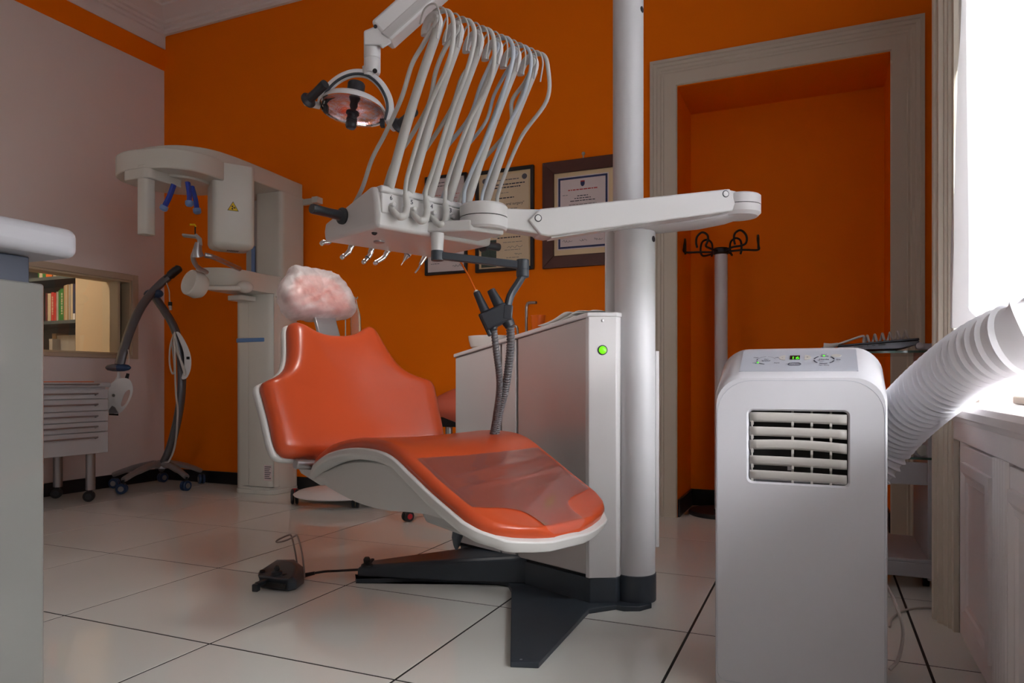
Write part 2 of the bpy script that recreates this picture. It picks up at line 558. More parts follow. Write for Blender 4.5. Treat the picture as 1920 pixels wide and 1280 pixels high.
# cornices: stepped and coved profile (out from the wall, height)
prof = [(0, 3.262), (0.022, 3.262), (0.022, 3.285), (0.034, 3.292), (0.038, 3.312), (0.058, 3.318), (0.064, 3.34), (0.10, 3.372),
        (0.15, 3.388), (0.155, 3.402), (0.19, 3.405), (0.19, RZ), (0, RZ)]
c1 = MB()
c1.rings([[(x, -a, z) for a, z in prof] for x in (0.0, RX)])
struct(c1, 'trim_1', 'ceiling_paint', smooth=25)
prof2 = [(0, 3.165), (0.012, 3.165), (0.012, 3.255)] + prof[1:]
c2 = MB()
c2.rings([[(a, y, z) for a, z in prof2] for y in (0.0, RY)])
struct(c2, 'trim_2', 'ceiling_paint', smooth=25)
# raised frame on the ceiling
c3 = MB()
for k, (a, b) in enumerate(((0.42, 0.05), (0.50, 0.025))):
    h = 0.022 if k == 0 else 0.035
    c3.box(a, RX - a, -a, -a - b, RZ - h, RZ); c3.box(a, a + b, -a - b, RY + a, RZ - h, RZ)
    c3.box(RX - a - b, RX - a, -a - b, RY + a, RZ - h, RZ); c3.box(a + b, RX - a - b, RY + a, RY + a + b, RZ - h, RZ)
struct(c3, 'trim_3', 'ceiling_paint', bevel=0.006)
# baseboards
def bb(mb, name): struct(mb, name, 'black_trim', bevel=0.003)
bb(MB().box(0.014, 3.60, -0.012, 0, 0, 0.085), 'baseboard_back')
bb(MB().box(4.89, RX, -0.012, 0, 0, 0.085), 'baseboard_back_end')
bb(MB().box(0, 0.012, -0.0, RY, 0, 0.085), 'baseboard_left')
b3 = MB(); b3.box(NX0, NX1, ND - 0.012, ND, 0, 0.095); b3.box(NX0, NX0 + 0.012, 0.01, ND - 0.012, 0, 0.095); b3.box(NX1 - 0.012, NX1, 0.01, ND - 0.012, 0, 0.095)
bb(b3, 'baseboard_niche')
# moulded casing round the niche, mitred
cas = [(0, 0), (0, 0.030), (0.012, 0.034), (0.016, 0.034), (0.020, 0.026), (0.034, 0.024), (0.038, 0.018), (0.052, 0.018), (0.058, 0.012), (0.068, 0.014), (0.072, 0.010), (0.134, 0.010), (0.140, 0.004), (0.140, 0.0)]
# (inwards from the outer edge, out of the wall)
OX0, OX1, OZ = 3.6086, 4.888, 2.4235
dd = struct(MB(), 'door_1', 'trim_paint')
def casing(path):
    mb = MB()
    mb.rings(path)
    return mb
def cr_pt(side, a, out, z=None):
    return {'l': (OX0 + a, -out, z), 'r': (OX1 - a, -out, z)}[side]
casing([[cr_pt('l', a, o, 0.0) for a, o in cas], [cr_pt('l', a, o, OZ - a) for a, o in cas]]).build('casing_side', 'trim_paint', dd, smooth=20)
casing([[cr_pt('r', a, o, 0.0) for a, o in cas], [cr_pt('r', a, o, OZ - a) for a, o in cas]]).build('casing_side', 'trim_paint', dd, smooth=20)
casing([[(OX0 + a, -o, OZ - a) for a, o in cas], [(OX1 - a, -o, OZ - a) for a, o in cas]]).build('casing_head', 'trim_paint', dd, smooth=20)
# moulded pilaster beside the window, floor to ceiling
pl = [(-1.300, 4.86), (-1.300, 4.765), (-1.312, 4.757), (-1.325, 4.760), (-1.329, 4.772), (-1.342, 4.774), (-1.346, 4.766), (-1.360, 4.768),
      (-1.364, 4.780), (-1.378, 4.781), (-1.384, 4.788), (-1.398, 4.788), (-1.402, 4.796), (-1.430, 4.797), (-1.430, 4.86)]
tp = MB(); tp.rings([[(x, y, z) for y, x in pl] for z in (0, 3.26)])
struct(tp, 'trim_4', 'trim_paint', smooth=20)
tp = MB(); tp.rings([[(x, 2 * -1.43 - y + (WY1 + 1.43), z) for y, x in pl] for z in (0, 3.26)])
struct(tp, 'trim_5', 'trim_paint', smooth=20)

# panelled wood below the window (a casing with doors)
ws = struct(MB().box(4.812, 4.86, WY0 - 0.002, WY1 + 0.002, 0, SILL - 0.055), 'trim_6', 'panel_paint', bevel=0.003)
def raised(y0, y1, z0, z1):
    """a framed panel: moulded border stepping inwards"""
    mb = MB()
    st = [(0, 0.0), (0, 0.010), (0.022, 0.013), (0.034, 0.006), (0.046, 0.006), (0.052, 0.001), (0.30, 0.001)]
    def ring(a, o):
        return [(4.812 - o, y0 - a, z0 + a), (4.812 - o, y1 + a, z0 + a), (4.812 - o, y1 + a, z1 - a), (4.812 - o, y0 - a, z1 - a)]
    mb.rings([ring(a, o) for a, o in st[:-1]])
    return mb
# rail over the doors, door leaves and a fluted stile between them
MB().box(4.796, 4.814, WY0, WY1, SILL - 0.105, SILL - 0.05).build('rail', 'panel_paint', ws, bevel=0.003)
ys = [R.hit(px, 900, 'x', 4.80).y for px in (1806, 1868, 1893)]
for (ya, yb) in ((ys[0], ys[1]), (ys[2], ys[2] - 0.42), (ys[2] - 0.50, ys[2] - 0.90)):
    lf = MB().box(4.800, 4.814, ya, yb, 0.02, SILL - 0.112).build('door_leaf', 'panel_paint', ws, bevel=0.002)
    mb = raised(ya - 0.028, yb + 0.028, 0.085, SILL - 0.155)
    mb.v = [v + Vector((-0.012, 0, 0)) for v in mb.v]
    mb.build('moulding', 'panel_paint', lf, smooth=20)
for yy in (ys[1], ys[2] - 0.42):
    st = MB()
    n = 5
    wd_ = (ys[1] - ys[2])
    for k in range(n):
        y0 = yy - wd_ * k / n
        st.cyl((4.803, y0 - wd_ / n / 2, 0.0), (4.803, y0 - wd_ / n / 2, SILL - 0.105), wd_ / n * 0.52, n=10)
    st.build('stile', 'panel_paint', ws)
# window sill with a moulded nose
sp = [(5.10, SILL - 0.05), (4.79, SILL - 0.05), (4.782, SILL - 0.038), (4.765, SILL - 0.030), (4.758, SILL - 0.012), (4.764, SILL), (5.10, SILL + 0.004)]
sl = MB(); sl.rings([[(x, y, z) for x, z in sp] for y in (WY0 + 0.0, WY1)])
struct(sl, 'trim_7', 'panel_paint', smooth=25)
sw = MB().box(4.90, 4.935, -1.62, WY1 + 0.05, SILL + 0.003, SILL + 0.022)
struct(sw, 'trim_8', 'sill_wood', bevel=0.003)

# windows: frame, sashes and panes
def window(name, y0, y1, z0, z1, x, nm):
    t = struct(MB(), name, 'lamp_white')
    fw, fd = 0.07, 0.05
    for (a, b, c, d) in ((y0, y1, z0, z0 + fw), (y0, y1, z1 - fw, z1)):
        MB().box(x, x + fd, a, b, c, d).build('window_rail', 'lamp_white', t, bevel=0.004)
    for k in range(nm + 1):
        yy = y0 + (y1 - y0 + (fw if y1 < y0 else -fw)) * k / nm
        MB().box(x, x + fd, yy, yy - fw, z0 + fw, z1 - fw).build('window_stile', 'lamp_white', t, bevel=0.004)
    for k in range(nm):
        a = y0 + (y1 - y0 + fw) * k / nm - fw
        b = y0 + (y1 - y0 + fw) * (k + 1) / nm
        MB().box(x + 0.02, x + 0.026, a, b, z0 + fw, z1 - fw).build('window_pane', 'pane', t, smooth=0)
    return t
window('window_1', WY0, WY1, SILL, 2.85, 5.11, 2)
window('window_2', -4.70, -5.40, SILL, 2.15, 5.11, 2)
# ground outdoors, seen only as reflected daylight
struct(MB().box(-30, 40, -40, 30, -4.2, -4.0), 'ground_outside', 'outdoor_ground', smooth=0)
# sky portals at the three windows (no light of their own)
def portal(name, loc, rot, sx, sy):
    li = bpy.data.lights.new(name, 'AREA'); li.shape = 'RECTANGLE'; li.size = sx; li.size_y = sy
    li.cycles.is_portal = True
    o = bpy.data.objects.new(name, li); COL.objects.link(o)
    o.matrix_world = R.M @ Matrix.Translation(loc) @ rot
ry = Matrix.Rotation(math.radians(90), 4, 'Y')
portal('sky_portal', (5.19, (WY0 + WY1) / 2, 1.75), ry, 2.2, 1.87)
portal('sky_portal', (5.19, -5.05, 1.4), ry, 1.5, 0.7)

# the next room seen through the opening
nr = MB()
nr.box(-2.3, -2.2, 0.9, -3.2, 0, 2.7)
nr.box(-2.3, -LT, 0.8, 0.9, 0, 2.7)
nr.box(-2.3, -LT, -3.2, -3.3, 0, 2.7)
nr.box(-2.3, -LT, -3.3, 0.9, 2.7, 2.8)
nr.box(-LT, -0.0, 0.2, 0.9, 0, 2.7)
struct(nr, 'wall_next_room', 'cream_wall', smooth=0)
struct(MB().box(-2.3, -LT, -3.3, 0.9, -0.1, 0.0), 'floor_next_room', 'wood_trim', smooth=0)
# frame of the opening: casing on the wall, lining through it, pane
wn = struct(MB(), 'window_4', 'wood_trim')
fo = (-0.2286, LY1 - 0.05, 0.8787, 1.468)
for (a, b, c, d) in ((fo[0], LY0, fo[2], fo[3]), (LY1, fo[1], fo[2], fo[3]), (LY0, LY1, fo[2], LZ0), (LY0, LY1, LZ1, fo[3])):
    MB().box(0, 0.014, a, b, c, d).build('casing', 'wood_trim', wn, bevel=0.003)
for (a, b, c, d) in ((LY0, LY0 - 0.014, LZ0, LZ1), (LY1 + 0.014, LY1, LZ0, LZ1), (LY0 - 0.014, LY1 + 0.014, LZ0, LZ0 + 0.014), (LY0 - 0.014, LY1 + 0.014, LZ1 - 0.014, LZ1)):
    MB().box(-LT - 0.01, 0.004, a, b, c, d).build('lining', 'cream_wall', wn, bevel=0.002)
MB().box(-0.095, -0.089, LY0 - 0.014, LY1 + 0.014, LZ0 + 0.014, LZ1 - 0.014).build('window_pane', 'pane', wn, smooth=0)
MB().box(-0.100, -0.084, LY0 - 0.014, LY0 - 0.020, LZ0 + 0.014, LZ1 - 0.014).build('gasket', 'black', wn)
# ================================================================== DENTAL CHAIR
chair = thing('dental_chair', 'orange vinyl dental chair with winged backrest and light grey shell', 'dental chair', CH, (-0.3, 0, 0.0))
# seat profile on the cushion's upper edge (x, z), from the lumbar end to the foot end
SP = spl([(-0.57, 0, 0.447), (-0.50, 0, 0.484), (-0.39, 0, 0.527), (-0.26, 0, 0.553), (-0.13, 0, 0.557), (-0.05, 0, 0.543), (0.03, 0, 0.505), (0.12, 0, 0.460),
          (0.22, 0, 0.414), (0.29, 0, 0.382), (0.325, 0, 0.366)], 6)
WT = [(-0.57, 0.20), (-0.50, 0.225), (-0.39, 0.24), (-0.1, 0.245), (0.1, 0.240), (0.22, 0.232), (0.255, 0.218), (0.28, 0.194), (0.30, 0.155), (0.316, 0.10), (0.325, 0.05)]
def seat_tan(i):
    a, b = SP[max(i - 1, 0)], SP[min(i + 1, len(SP) - 1)]
    d = (b - a).normalized()
    return d, Vector((-d.z, 0, d.x))
def seat_w(x): return interp(WT, x)
def seat_loft(top, bot, grow, n=9, crown=0.0, rnd=0.02):
    """pad following the seat profile; top/bot heights along the profile normal"""
    rs = []
    m = len(SP)
    for i, p in enumerate(SP):
        d, nn = seat_tan(i)
        w = seat_w(p.x) + grow
        f = min(1.0, (i + 0.35) / 3.0, (m - 1 - i + 0.35) / 3.0)
        f = math.sqrt(max(f, 0.0)) if f < 1 else 1
        t = bot + (top - bot) * f
        ring = []
        r = min(rnd, (t - bot) * 0.5)
        for k in range(n + 1):                      # top, from -w to w
            s = -1 + 2 * k / n
            ring.append(p + Vector((0, s * (w - r), 0)) + nn * (t + crown * (1 - s * s)))
        for k in range(1, 5):
            a = math.pi / 2 * k / 4
            ring.append(p + Vector((0, w - r + r * math.sin(a), 0)) + nn * (t - r + r * math.cos(a)))
        ring.append(p + Vector((0, w, 0)) + nn * bot)
        ring.append(p + Vector((0, -w, 0)) + nn * bot)
        for k in range(4, 0, -1):
            a = math.pi / 2 * k / 4
            ring.append(p + Vector((0, -(w - r + r * math.sin(a)), 0)) + nn * (t - r + r * math.cos(a)))
        rs.append(ring)
    return MB().rings(rs)
seat = seat_loft(0.010, -0.030, 0.0, crown=-0.006, rnd=0.028).build('seat_cushion', 'vinyl', chair, smooth=50)
# grey rim under the cushion, a little wider
def rim():
    rs = []
    m = len(SP)
    for i, p in enumerate(SP):
        d, nn = seat_tan(i)
        w = seat_w(p.x) + 0.010
        h = interp([(-0.57, 0.022), (-0.4, 0.030), (-0.1, 0.036), (0.1, 0.042), (0.25, 0.038), (0.325, 0.030)], p.x)
        q = p + d * (0.014 if i > m - 8 else 0.0)
        ring = []
        for s, b in ((-1, -0.016), (-1, -0.016 - h * 0.55), (-0.93, -0.016 - h), (0.93, -0.016 - h), (1, -0.016 - h * 0.55), (1, -0.016)):
            ring.append(q + Vector((0, s * w, 0)) + nn * b)
        rs.append(ring)
    return MB().rings(rs)
rim().build('seat_rim', 'shell_grey', chair, smooth=40, bevel=0.004)
# hanging belly under the seat
bo = [(-0.60, 0.440), (-0.50, 0.450), (-0.36, 0.490), (-0.20, 0.505), (-0.06, 0.490), (0.06, 0.430), (0.14, 0.385), (0.05, 0.385), (-0.05, 0.3795), (-0.16, 0.370), (-0.28, 0.372), (-0.40, 0.388), (-0.52, 0.412)]
bl = [(p.x, p.z) for p in spl([(a, b, 0) if False else (a, 0, b) for a, b in bo], 4, True)]
mb = MB()
cx = sum(a for a, b in bl) / len(bl); cz = sum(b for a, b in bl) / len(bl)
rs = []
for y, k in ((-0.205, 0.90), (-0.195, 0.97), (-0.17, 1.0), (0.17, 1.0), (0.195, 0.97), (0.205, 0.90)):
    rs.append([(cx + (a - cx) * k, y, cz + (b - cz) * k) for a, b in bl])
mb.rings(rs)
mb.build('seat_belly', 'shell_grey', chair, smooth=40)
# lift cover sloping from the belly to the column
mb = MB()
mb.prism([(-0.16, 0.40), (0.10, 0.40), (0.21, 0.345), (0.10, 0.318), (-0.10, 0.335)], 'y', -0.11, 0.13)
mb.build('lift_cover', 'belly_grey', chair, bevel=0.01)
mb = MB()
mb.rings([[(a, y, b) for a, b in rrect(x0, x1, z0, z1, 0.015, 3)] for (y, x0, x1, z0, z1) in ((0.08, -0.36, -0.20, 0.33, 0.43), (0.455, -0.36, -0.20, 0.33, 0.43))])
mb.build('lift_bracket', 'dark_plastic', chair, bevel=0.006)
pa = CH.hit(862, 985, 'y', -0.02); pb = CH.hit(856, 1030, 'y', -0.02)
mb = MB(); mb.tube(spl([pa + Vector((0.03, 0, 0.02)), pa, (pa + pb) / 2 + Vector((-0.004, 0, 0)), pb], 5), [0.020] * 6 + [0.018] * 5 + [0.015, 0.013, 0.011, 0.008, 0.004], 12, flat=0.6)
mb.build('lift_link', 'grey_arm', chair)
# backrest
BC = [(0.0, -0.612, 0.470), (0.12, -0.650, 0.583), (0.235, -0.697, 0.690), (0.36, -0.756, 0.803), (0.48, -0.815, 0.906)]
BCS = []
for k_ in range(120):
    l_ = -0.01 + 0.51 * k_ / 119
    t_ = l_ / 0.48
    BCS.append(Vector((-0.612 - 0.150 * t_ - 0.053 * t_ * t_, 0, 0.470 + 0.452 * t_ - 0.016 * t_ * t_)))
def back_pos(y, l, h):
    l = max(-0.01, min(0.50, l))
    q = BCS[min(max(int(round((l + 0.01) / 0.51 * (len(BCS) - 1))), 0), len(BCS) - 1)]
    u_ = (l + 0.01) / 0.51 * (len(BCS) - 1); i_ = min(int(u_), len(BCS) - 2); f_ = u_ - i_
    q = BCS[i_].lerp(BCS[i_ + 1], f_)
    x, z = q.x, q.z
    lf = min(max(l / 0.5, 0), 1)
    kx = 0.55 * y * y * (1.0 - 0.25 * lf)
    sl = 0.50
    nrm = Vector((0.88, -1.0 * y * 1.05, 0.45)).normalized()
    return Vector((x + kx * 0.92, y, z + kx * 0.30)) + nrm * h
half = [(0.0, 0.000), (0.15, -0.004), (0.27, 0.0), (0.305, 0.010), (0.322, 0.04), (0.327, 0.12), (0.333, 0.20), (0.334, 0.226), (0.322, 0.245), (0.285, 0.262), (0.235, 0.295), (0.205, 0.345),
        (0.184, 0.42), (0.172, 0.464), (0.155, 0.480), (0.132, 0.475), (0.09, 0.452), (0.045, 0.440), (0.0, 0.437)]
full = half + [(-a, b) for a, b in reversed(half[1:-1])]
OUT = [(p.x, p.y) for p in spl([(a, b, 0) for a, b in full], 3, True)]
ctr = (0.0, 0.20)
pillow(OUT, ctr, back_pos, [(0.02, 0.004), (0.5, 0.002), (0.985, -0.002), (1.0, 0.008), (0.995, 0.022), (0.975, 0.036), (0.94, 0.046), (0.89, 0.0515), (0.84, 0.0535), (0.78, 0.0535), (0.72, 0.052), (0.65, 0.0495), (0.57, 0.0465), (0.49, 0.0435), (0.40, 0.041), (0.31, 0.039), (0.22, 0.0375), (0.13, 0.0368), (0.06, 0.0365), (0.015, 0.0364)], ell=(0.26, 0.22)).build('backrest_cushion', 'vinyl', chair, smooth=60)
pillow(OUT, (0, 0.2), back_pos, [(0.02, -0.006), (0.5, -0.005), (0.97, -0.003), (1.0, -0.002), (1.015, -0.006), (1.02, -0.016), (1.0, -0.028), (0.9, -0.045), (0.6, -0.06), (0.02, -0.065)]).build('backrest_shell', 'shell_grey', chair, smooth=60)
# hinge under the backrest
mb = MB(); mb.prism([(-0.68, 0.455), (-0.60, 0.470), (-0.50, 0.455), (-0.45, 0.42), (-0.52, 0.40), (-0.64, 0.425)], 'y', -0.20, 0.20)
mb.build('hinge_cover', 'shell_grey', chair, bevel=0.012)
for s in (-1, 1): MB().cyl((-0.555, s * 0.20, 0.462), (-0.555, s * 0.26, 0.470), 0.016, n=16).build('hinge_pin', 'brushed', chair, bevel=0.003)
# headrest post and cushion
mb = MB(); mb.bar((-0.800, 0, 0.86), (-0.872, 0, 1.00), 0.085, 0.014, up=(1, 0, 0.4))
mb.build('headrest_post', 'brushed', chair, bevel=0.004)
hc = Vector((-0.880, -0.012, 1.015))
def head_pos(a, b, h):
    ax = Vector((-0.36, 0, 0.93)); nr_ = Vector((0.93, 0, 0.36)); 
    return hc + Vector((0, a, 0)) + ax * b + nr_ * (h - 0.9 * (a * a) * 0 + 0.8 * a * a)
ho = [(p.x, p.y) for p in spl([(a, b, 0) for a, b in ((-0.10, -0.060), (0, -0.068), (0.10, -0.060), (0.118, -0.03), (0.112, 0.02), (0.075, 0.072), (0.03, 0.088), (-0.03, 0.088), (-0.075, 0.075), (-0.112, 0.02), (-0.118, -0.03))], 4, True)]
pillow(ho, (0, 0), head_pos, [(0.02, -0.045), (0.7, -0.04), (0.95, -0.02), (1.0, 0.0), (0.95, 0.025), (0.85, 0.038), (0.6, 0.044), (0.02, 0.045)]).build('headrest_cushion', 'vinyl', chair, smooth=60)
# crumpled disposable cover over the headrest
random.seed(3)
co_ = [(p.x, p.y) for p in spl([(a, b, 0) for a, b in ((-0.115, -0.085), (-0.06, -0.078), (0, -0.082), (0.07, -0.074), (0.128, -0.062), (0.136, -0.02), (0.122, 0.045), (0.09, 0.092), (0.04, 0.112), (-0.03, 0.115), (-0.085, 0.115), (-0.105, 0.085), (-0.142, 0.04), (-0.155, -0.01), (-0.146, -0.055))], 5, True)]
def cov_pos(a, b, h):
    p = head_pos(a, b, h)
    w = 0.0035 * math.sin(a * 120 + b * 60) + 0.003 * math.sin(b * 170 - a * 90 + 1.3) + 0.002 * math.sin(a * 310 + 2.0)
    return p + Vector((0.7, 0, 0.3)) * w + Vector((0, 0.5, 0.5)) * (0.002 * math.sin(a * 210 + b * 150))
mb = pillow(co_, (-0.005, 0.0), cov_pos, [(0.25, -0.062), (0.6, -0.060), (0.85, -0.045), (0.97, -0.022), (1.0, 0.0), (0.985, 0.020), (0.95, 0.035), (0.88, 0.046), (0.78, 0.052), (0.66, 0.055), (0.54, 0.056), (0.42, 0.056), (0.3, 0.056), (0.18, 0.056), (0.06, 0.056)])
single(mb, 'headrest_cover', 'crumpled translucent white cover pulled over the headrest of the dental chair', 'headrest cover', 'cover_film', CH, (-0.89, 0, 0.93), smooth=180)
# clear film over the foot half of the seat, cut away at both corners
def seat_at(x):
    """cushion centre line, its normal and half width at x"""
    for i in range(len(SP) - 1):
        if SP[i + 1].x >= x: break
    t = (x - SP[i].x) / (SP[i + 1].x - SP[i].x)
    n0, n1 = seat_tan(i)[1], seat_tan(i + 1)[1]
    m = len(SP)
    f = min(1.0, (m - 1 - (i + t) + 0.35) / 3.0)
    return SP[i].lerp(SP[i + 1], t), n0.lerp(n1, t).normalized(), seat_w(x), (math.sqrt(f) if f < 1 else 1)
def film():
    xs_ = [0.005 + (0.322 - 0.005) * k / 70 for k in range(71)]
    nv = 36
    lim_t = [(0.19, 1.0), (0.200, 0.97), (0.207, 0.90), (0.213, 0.80), (0.219, 0.66), (0.227, 0.52), (0.238, 0.41), (0.252, 0.345), (0.27, 0.31), (0.33, 0.30)]
    def fn(u, v):
        x = xs_[round(u * 70)]
        p, nn, w, f = seat_at(x)
        lim = interp(lim_t, x)
        if x > 0.22: lim *= 0.224 / max(w, 0.10)
        s = min(max((-1 + 2 * v) * lim, -1), 1)
        e = max(0.0, (abs(s) - 0.86) / 0.14)
        h = -0.030 + 0.040 * f - 0.006 * (1 - s * s) + 0.003 - 0.022 * e * e
        if 0.03 < x < 0.17:
            h += 0.0018 * max(0, math.sin(x * 120 + s * 2.6)) * (1 - s * s) * math.sin((x - 0.03) / 0.14 * math.pi)
        return p + Vector((0, s * (w + 0.001), 0)) + nn * h
    return MB().grid(fn, 70, nv)
single(film(), 'foot_cover', 'clear wrinkled plastic film over the foot end of the orange dental chair', 'plastic cover', 'clear_film', CH, (0.15, 0, 0.40), smooth=180)

# base: dark cast arm to the left, flat foot plate towards the viewer
def g(px, py): return U.hit(px, py, 'z', 0.0)
CC = lambda v: Vector((v.x, v.y + 0.46, v.z))          # unit frame -> chair frame
plate_px = [(957, 1251), (1010, 1253), (1095, 1160), (1104, 1151), (1155, 1143), (1170, 1146), (1200, 1146), (1222, 1140)]
pp = [CC(g(*p)) for p in plate_px] + [CC(Vector((-0.05, 0.30, 0))), CC(Vector((-0.36, 0.22, 0))), CC(Vector((-0.50, -0.05, 0)))] + [CC(g(p[0], p[1])) for p in ((668, 1093), (667, 1085), (930, 1096), (952, 1100), (959, 1112))]
pl2 = [(p.x, p.y) for p in pp]
# keep the outline counter-clockwise
MB().prism(pl2, 'z', 0.0, 0.016).build('base_plate', 'dark_base', chair, bevel=0.002, smooth=30)
a0, a1 = CC(g(668, 1089)), CC(g(962, 1102))
ad = (a1 - a0).normalized(); an = Vector((-ad.y, ad.x, 0))
def sect(p, w, z, ch):
    return [p + an * 0.0 + Vector((0, 0, 0.016)), p + Vector((0, 0, z - ch)), p + an * ch + Vector((0, 0, z)), p + an * (w - ch) + Vector((0, 0, z)), p + an * w + Vector((0, 0, z - ch)), p + an * w + Vector((0, 0, 0.016))]
L = (a1 - a0).length
mb = MB(); mb.rings([sect(a0 + ad * 0.004, 0.075, 0.046, 0.008), sect(a0 + ad * 0.025, 0.085, 0.056, 0.010), sect(a0 + ad * L * 0.5, 0.17, 0.083, 0.012), sect(a0 + ad * (L + 0.05), 0.30, 0.116, 0.012)])
mb.build('base_arm', 'dark_base', chair, smooth=30, bevel=0.004)
for (px, py) in ((688, 1056),):
    p = CH.hit(px, py + 3, 'z', 0.058)
    k = MB(); k.lathe([(0.022, 0), (0.020, 0.006), (0.011, 0.010), (0.013, 0.024), (0.008, 0.032), (0.0, 0.033)], p + Vector((0, 0, -0.003)), n=16)
    kn = k.build('foot_joystick', 'black', chair)
    MB().obox(p + Vector((0.006, 0.012, 0.012)), (0.012, 0.036, 0.006), Euler((0.3, 0, 0.5)).to_matrix()).build('joystick_wing', 'black', kn, bevel=0.002)
p = CH.hit(977, 1236, 'z', 0.016)
MB().lathe([(0.004, 0), (0.003, 0.001)], p, n=10).build('plate_screw', 'brushed', chair)

# ================================================================== DENTAL UNIT: cabinet and pillar
unit = thing('dental_unit', 'grey dental unit cabinet with tall round pillar and green power light', 'dental unit', U, (-0.3, 0.15, 0.0))
FARX = -0.667; DEP = 0.27
ztop = lambda x: 0.9305 + (0.9305 - 0.8165) / 0.667 * x           # worktop falls away from the pillar
zb = 0.105
def side_panel(x0, x1, name, material):
    poly = [(x0, zb), (x1, zb), (x1, ztop(x1) - 0.006), (x0, ztop(x0) - 0.006)]
    return MB().prism(poly, 'y', -0.0, 0.020).build(name, material, unit, bevel=0.0025)
x_a = U.hit(939, 800, 'y', 0).x; x_b = U.hit(969, 800, 'y', 0).x
side_panel(FARX, x_a - 0.005, 'side_panel', 'unit_grey')
side_panel(x_a + 0.005, x_b - 0.006, 'side_panel', 'unit_grey')
side_panel(x_b + 0.006, -0.012, 'side_panel', 'steel_panel')
# inner body a little behind the panels so that the joints read dark
mb = MB(); mb.prism([(FARX + 0.01, zb - 0.02), (-0.012, zb - 0.02), (-0.012, ztop(-0.012) - 0.008), (FARX + 0.01, ztop(FARX + 0.01) - 0.008)], 'y', 0.016, DEP)
mb.build('cabinet_body', 'black', unit)
mb = MB(); mb.prism([(FARX - 0.004, zb - 0.02), (FARX + 0.01, zb - 0.02), (FARX + 0.01, ztop(FARX) - 0.006), (FARX - 0.004, ztop(FARX) - 0.006)], 'y', 0.004, DEP)
mb.build('end_panel', 'unit_grey', unit, bevel=0.002)
mb = MB(); mb.prism([(FARX, zb), (0.03, zb), (0.03, ztop(0.03) - 0.006), (FARX, ztop(FARX) - 0.006)], 'y', DEP, DEP + 0.016)
mb.build('rear_panel', 'unit_grey', unit, bevel=0.002)
# front face with the power light, turned towards the viewer
e0, e1 = Vector((0.0, 0.0, 0)), Vector((0.056, 0.068, 0))
fr_ = [(-0.014, 0.0), (0.0, 0.0), (e1.x, e1.y), (e1.x - 0.02, 0.26), (-0.012, 0.26)]
MB().prism(fr_, 'z', zb - 0.01, 0.9305 - 0.004).build('front_panel', 'unit_white', unit, bevel=0.002)
mb = MB()
tp_ = [(FARX - 0.006, -0.006), (0.0, -0.006), (e1.x + 0.004, e1.y), (e1.x - 0.02, 0.29), (FARX - 0.006, 0.29)]
mb.rings([[(x, y, ztop(min(x, 0.0)) + o) for x, y in tp_] for o in (-0.004, 0.010)])
mb.build('worktop', 'unit_white', unit, bevel=0.003)
fd_ = (e1 - e0).normalized(); fn_ = Vector((fd_.y, -fd_.x, 0))
gp = e0 + fd_ * (0.5 * (e1 - e0).length) + Vector((0, 0, 0.820))
MB().lathe([(0.016, 0), (0.016, 0.002), (0.012, 0.003)], gp, fn_, 24).build('light_bezel', 'dark_plastic', unit)
MB().lathe([(0.0125, 0.001), (0.0125, 0.003), (0.010, 0.0055), (0.005, 0.007), (0.0, 0.0072)], gp, fn_, 24).build('power_light', 'lamp_green', unit, label='glowing green round power light')
sp_ = gp + Vector((0, 0, 0.094))
MB().lathe([(0.005, 0), (0.005, 0.0015), (0.003, 0.002)], sp_, fn_, 12).build('panel_screw', 'brushed', unit)
# plinth
mb = MB(); mb.prism([(FARX + 0.02, 0.008), (0.0, 0.006), (e1.x, e1.y - 0.002), (0.03, 0.29), (FARX + 0.02, 0.29)], 'z', 0.012, 0.094)
mb.build('plinth', 'dark_base', unit, bevel=0.002)
# pillar: wide tube, narrower above the arm bearing
pc = U.loc(0.402, 2.338)
PR = 0.0655
MB().lathe([(PR + 0.003, 0.012), (PR + 0.003, 0.098), (PR, 0.10)], (pc[0], pc[1], 0), n=48).build('pillar_foot', 'dark_base', unit)
MB().lathe([(PR, 0.10), (PR, 1.205), (PR - 0.004, 1.21)], (pc[0], pc[1], 0), n=48).build('pillar', 'pillar_paint', unit)
pu = U.loc(0.380, 2.338)
MB().lathe([(0.0495, 1.29), (0.0495, 2.45)], (pu[0], pu[1], 0), n=48).build('pillar_upper', 'pillar_paint', unit)
# flat white rail behind the pillar on its left
q0 = U.hit(1137, 500, 'd', 2.38); q1 = U.hit(1160, 500, 'd', 2.38)
mb = MB(); mb.obox(((q0.x + q1.x) / 2, (q0.y + q1.y) / 2, (0.93 + 1.235) / 2), (0.05, 0.014, 0.305), Matrix.Rotation(math.radians(46.2), 3, 'Z'))
mb.build('pillar_rail', 'unit_white', unit, bevel=0.003)
q = U.hit(1229, 850, 'd', 2.36)
mb = MB(); mb.obox((q.x, q.y, 0.50), (0.012, 0.06, 0.64), Matrix.Rotation(math.radians(46.2), 3, 'Z'))
mb.build('rear_cover_edge', 'unit_white', unit, bevel=0.002)
for (px, py) in ((1216, 449), (1203, 18)):
    dpt = 2.31
    q = U.hit(px, py, 'd', dpt)
    c0 = pc if py > 100 else pu
    rr = PR if py > 100 else 0.0495
    v = Vector((q.x - c0[0], q.y - c0[1], 0)); v.normalize()
    ct = Vector((c0[0], c0[1], q.z)) + v * (rr - 0.002)
    MB().lathe([(0.010, 0), (0.010, 0.003), (0.008, 0.0035)], ct, v, 18).build('pillar_plug', 'dark_plastic', unit)

# things on the worktop
def wt(px, py, y):                      # a point on the sloping worktop at depth y behind the face
    p = U.hit(px, py, 'y', y)
    return Vector((p.x, y, ztop(min(p.x, 0)) + 0.010))
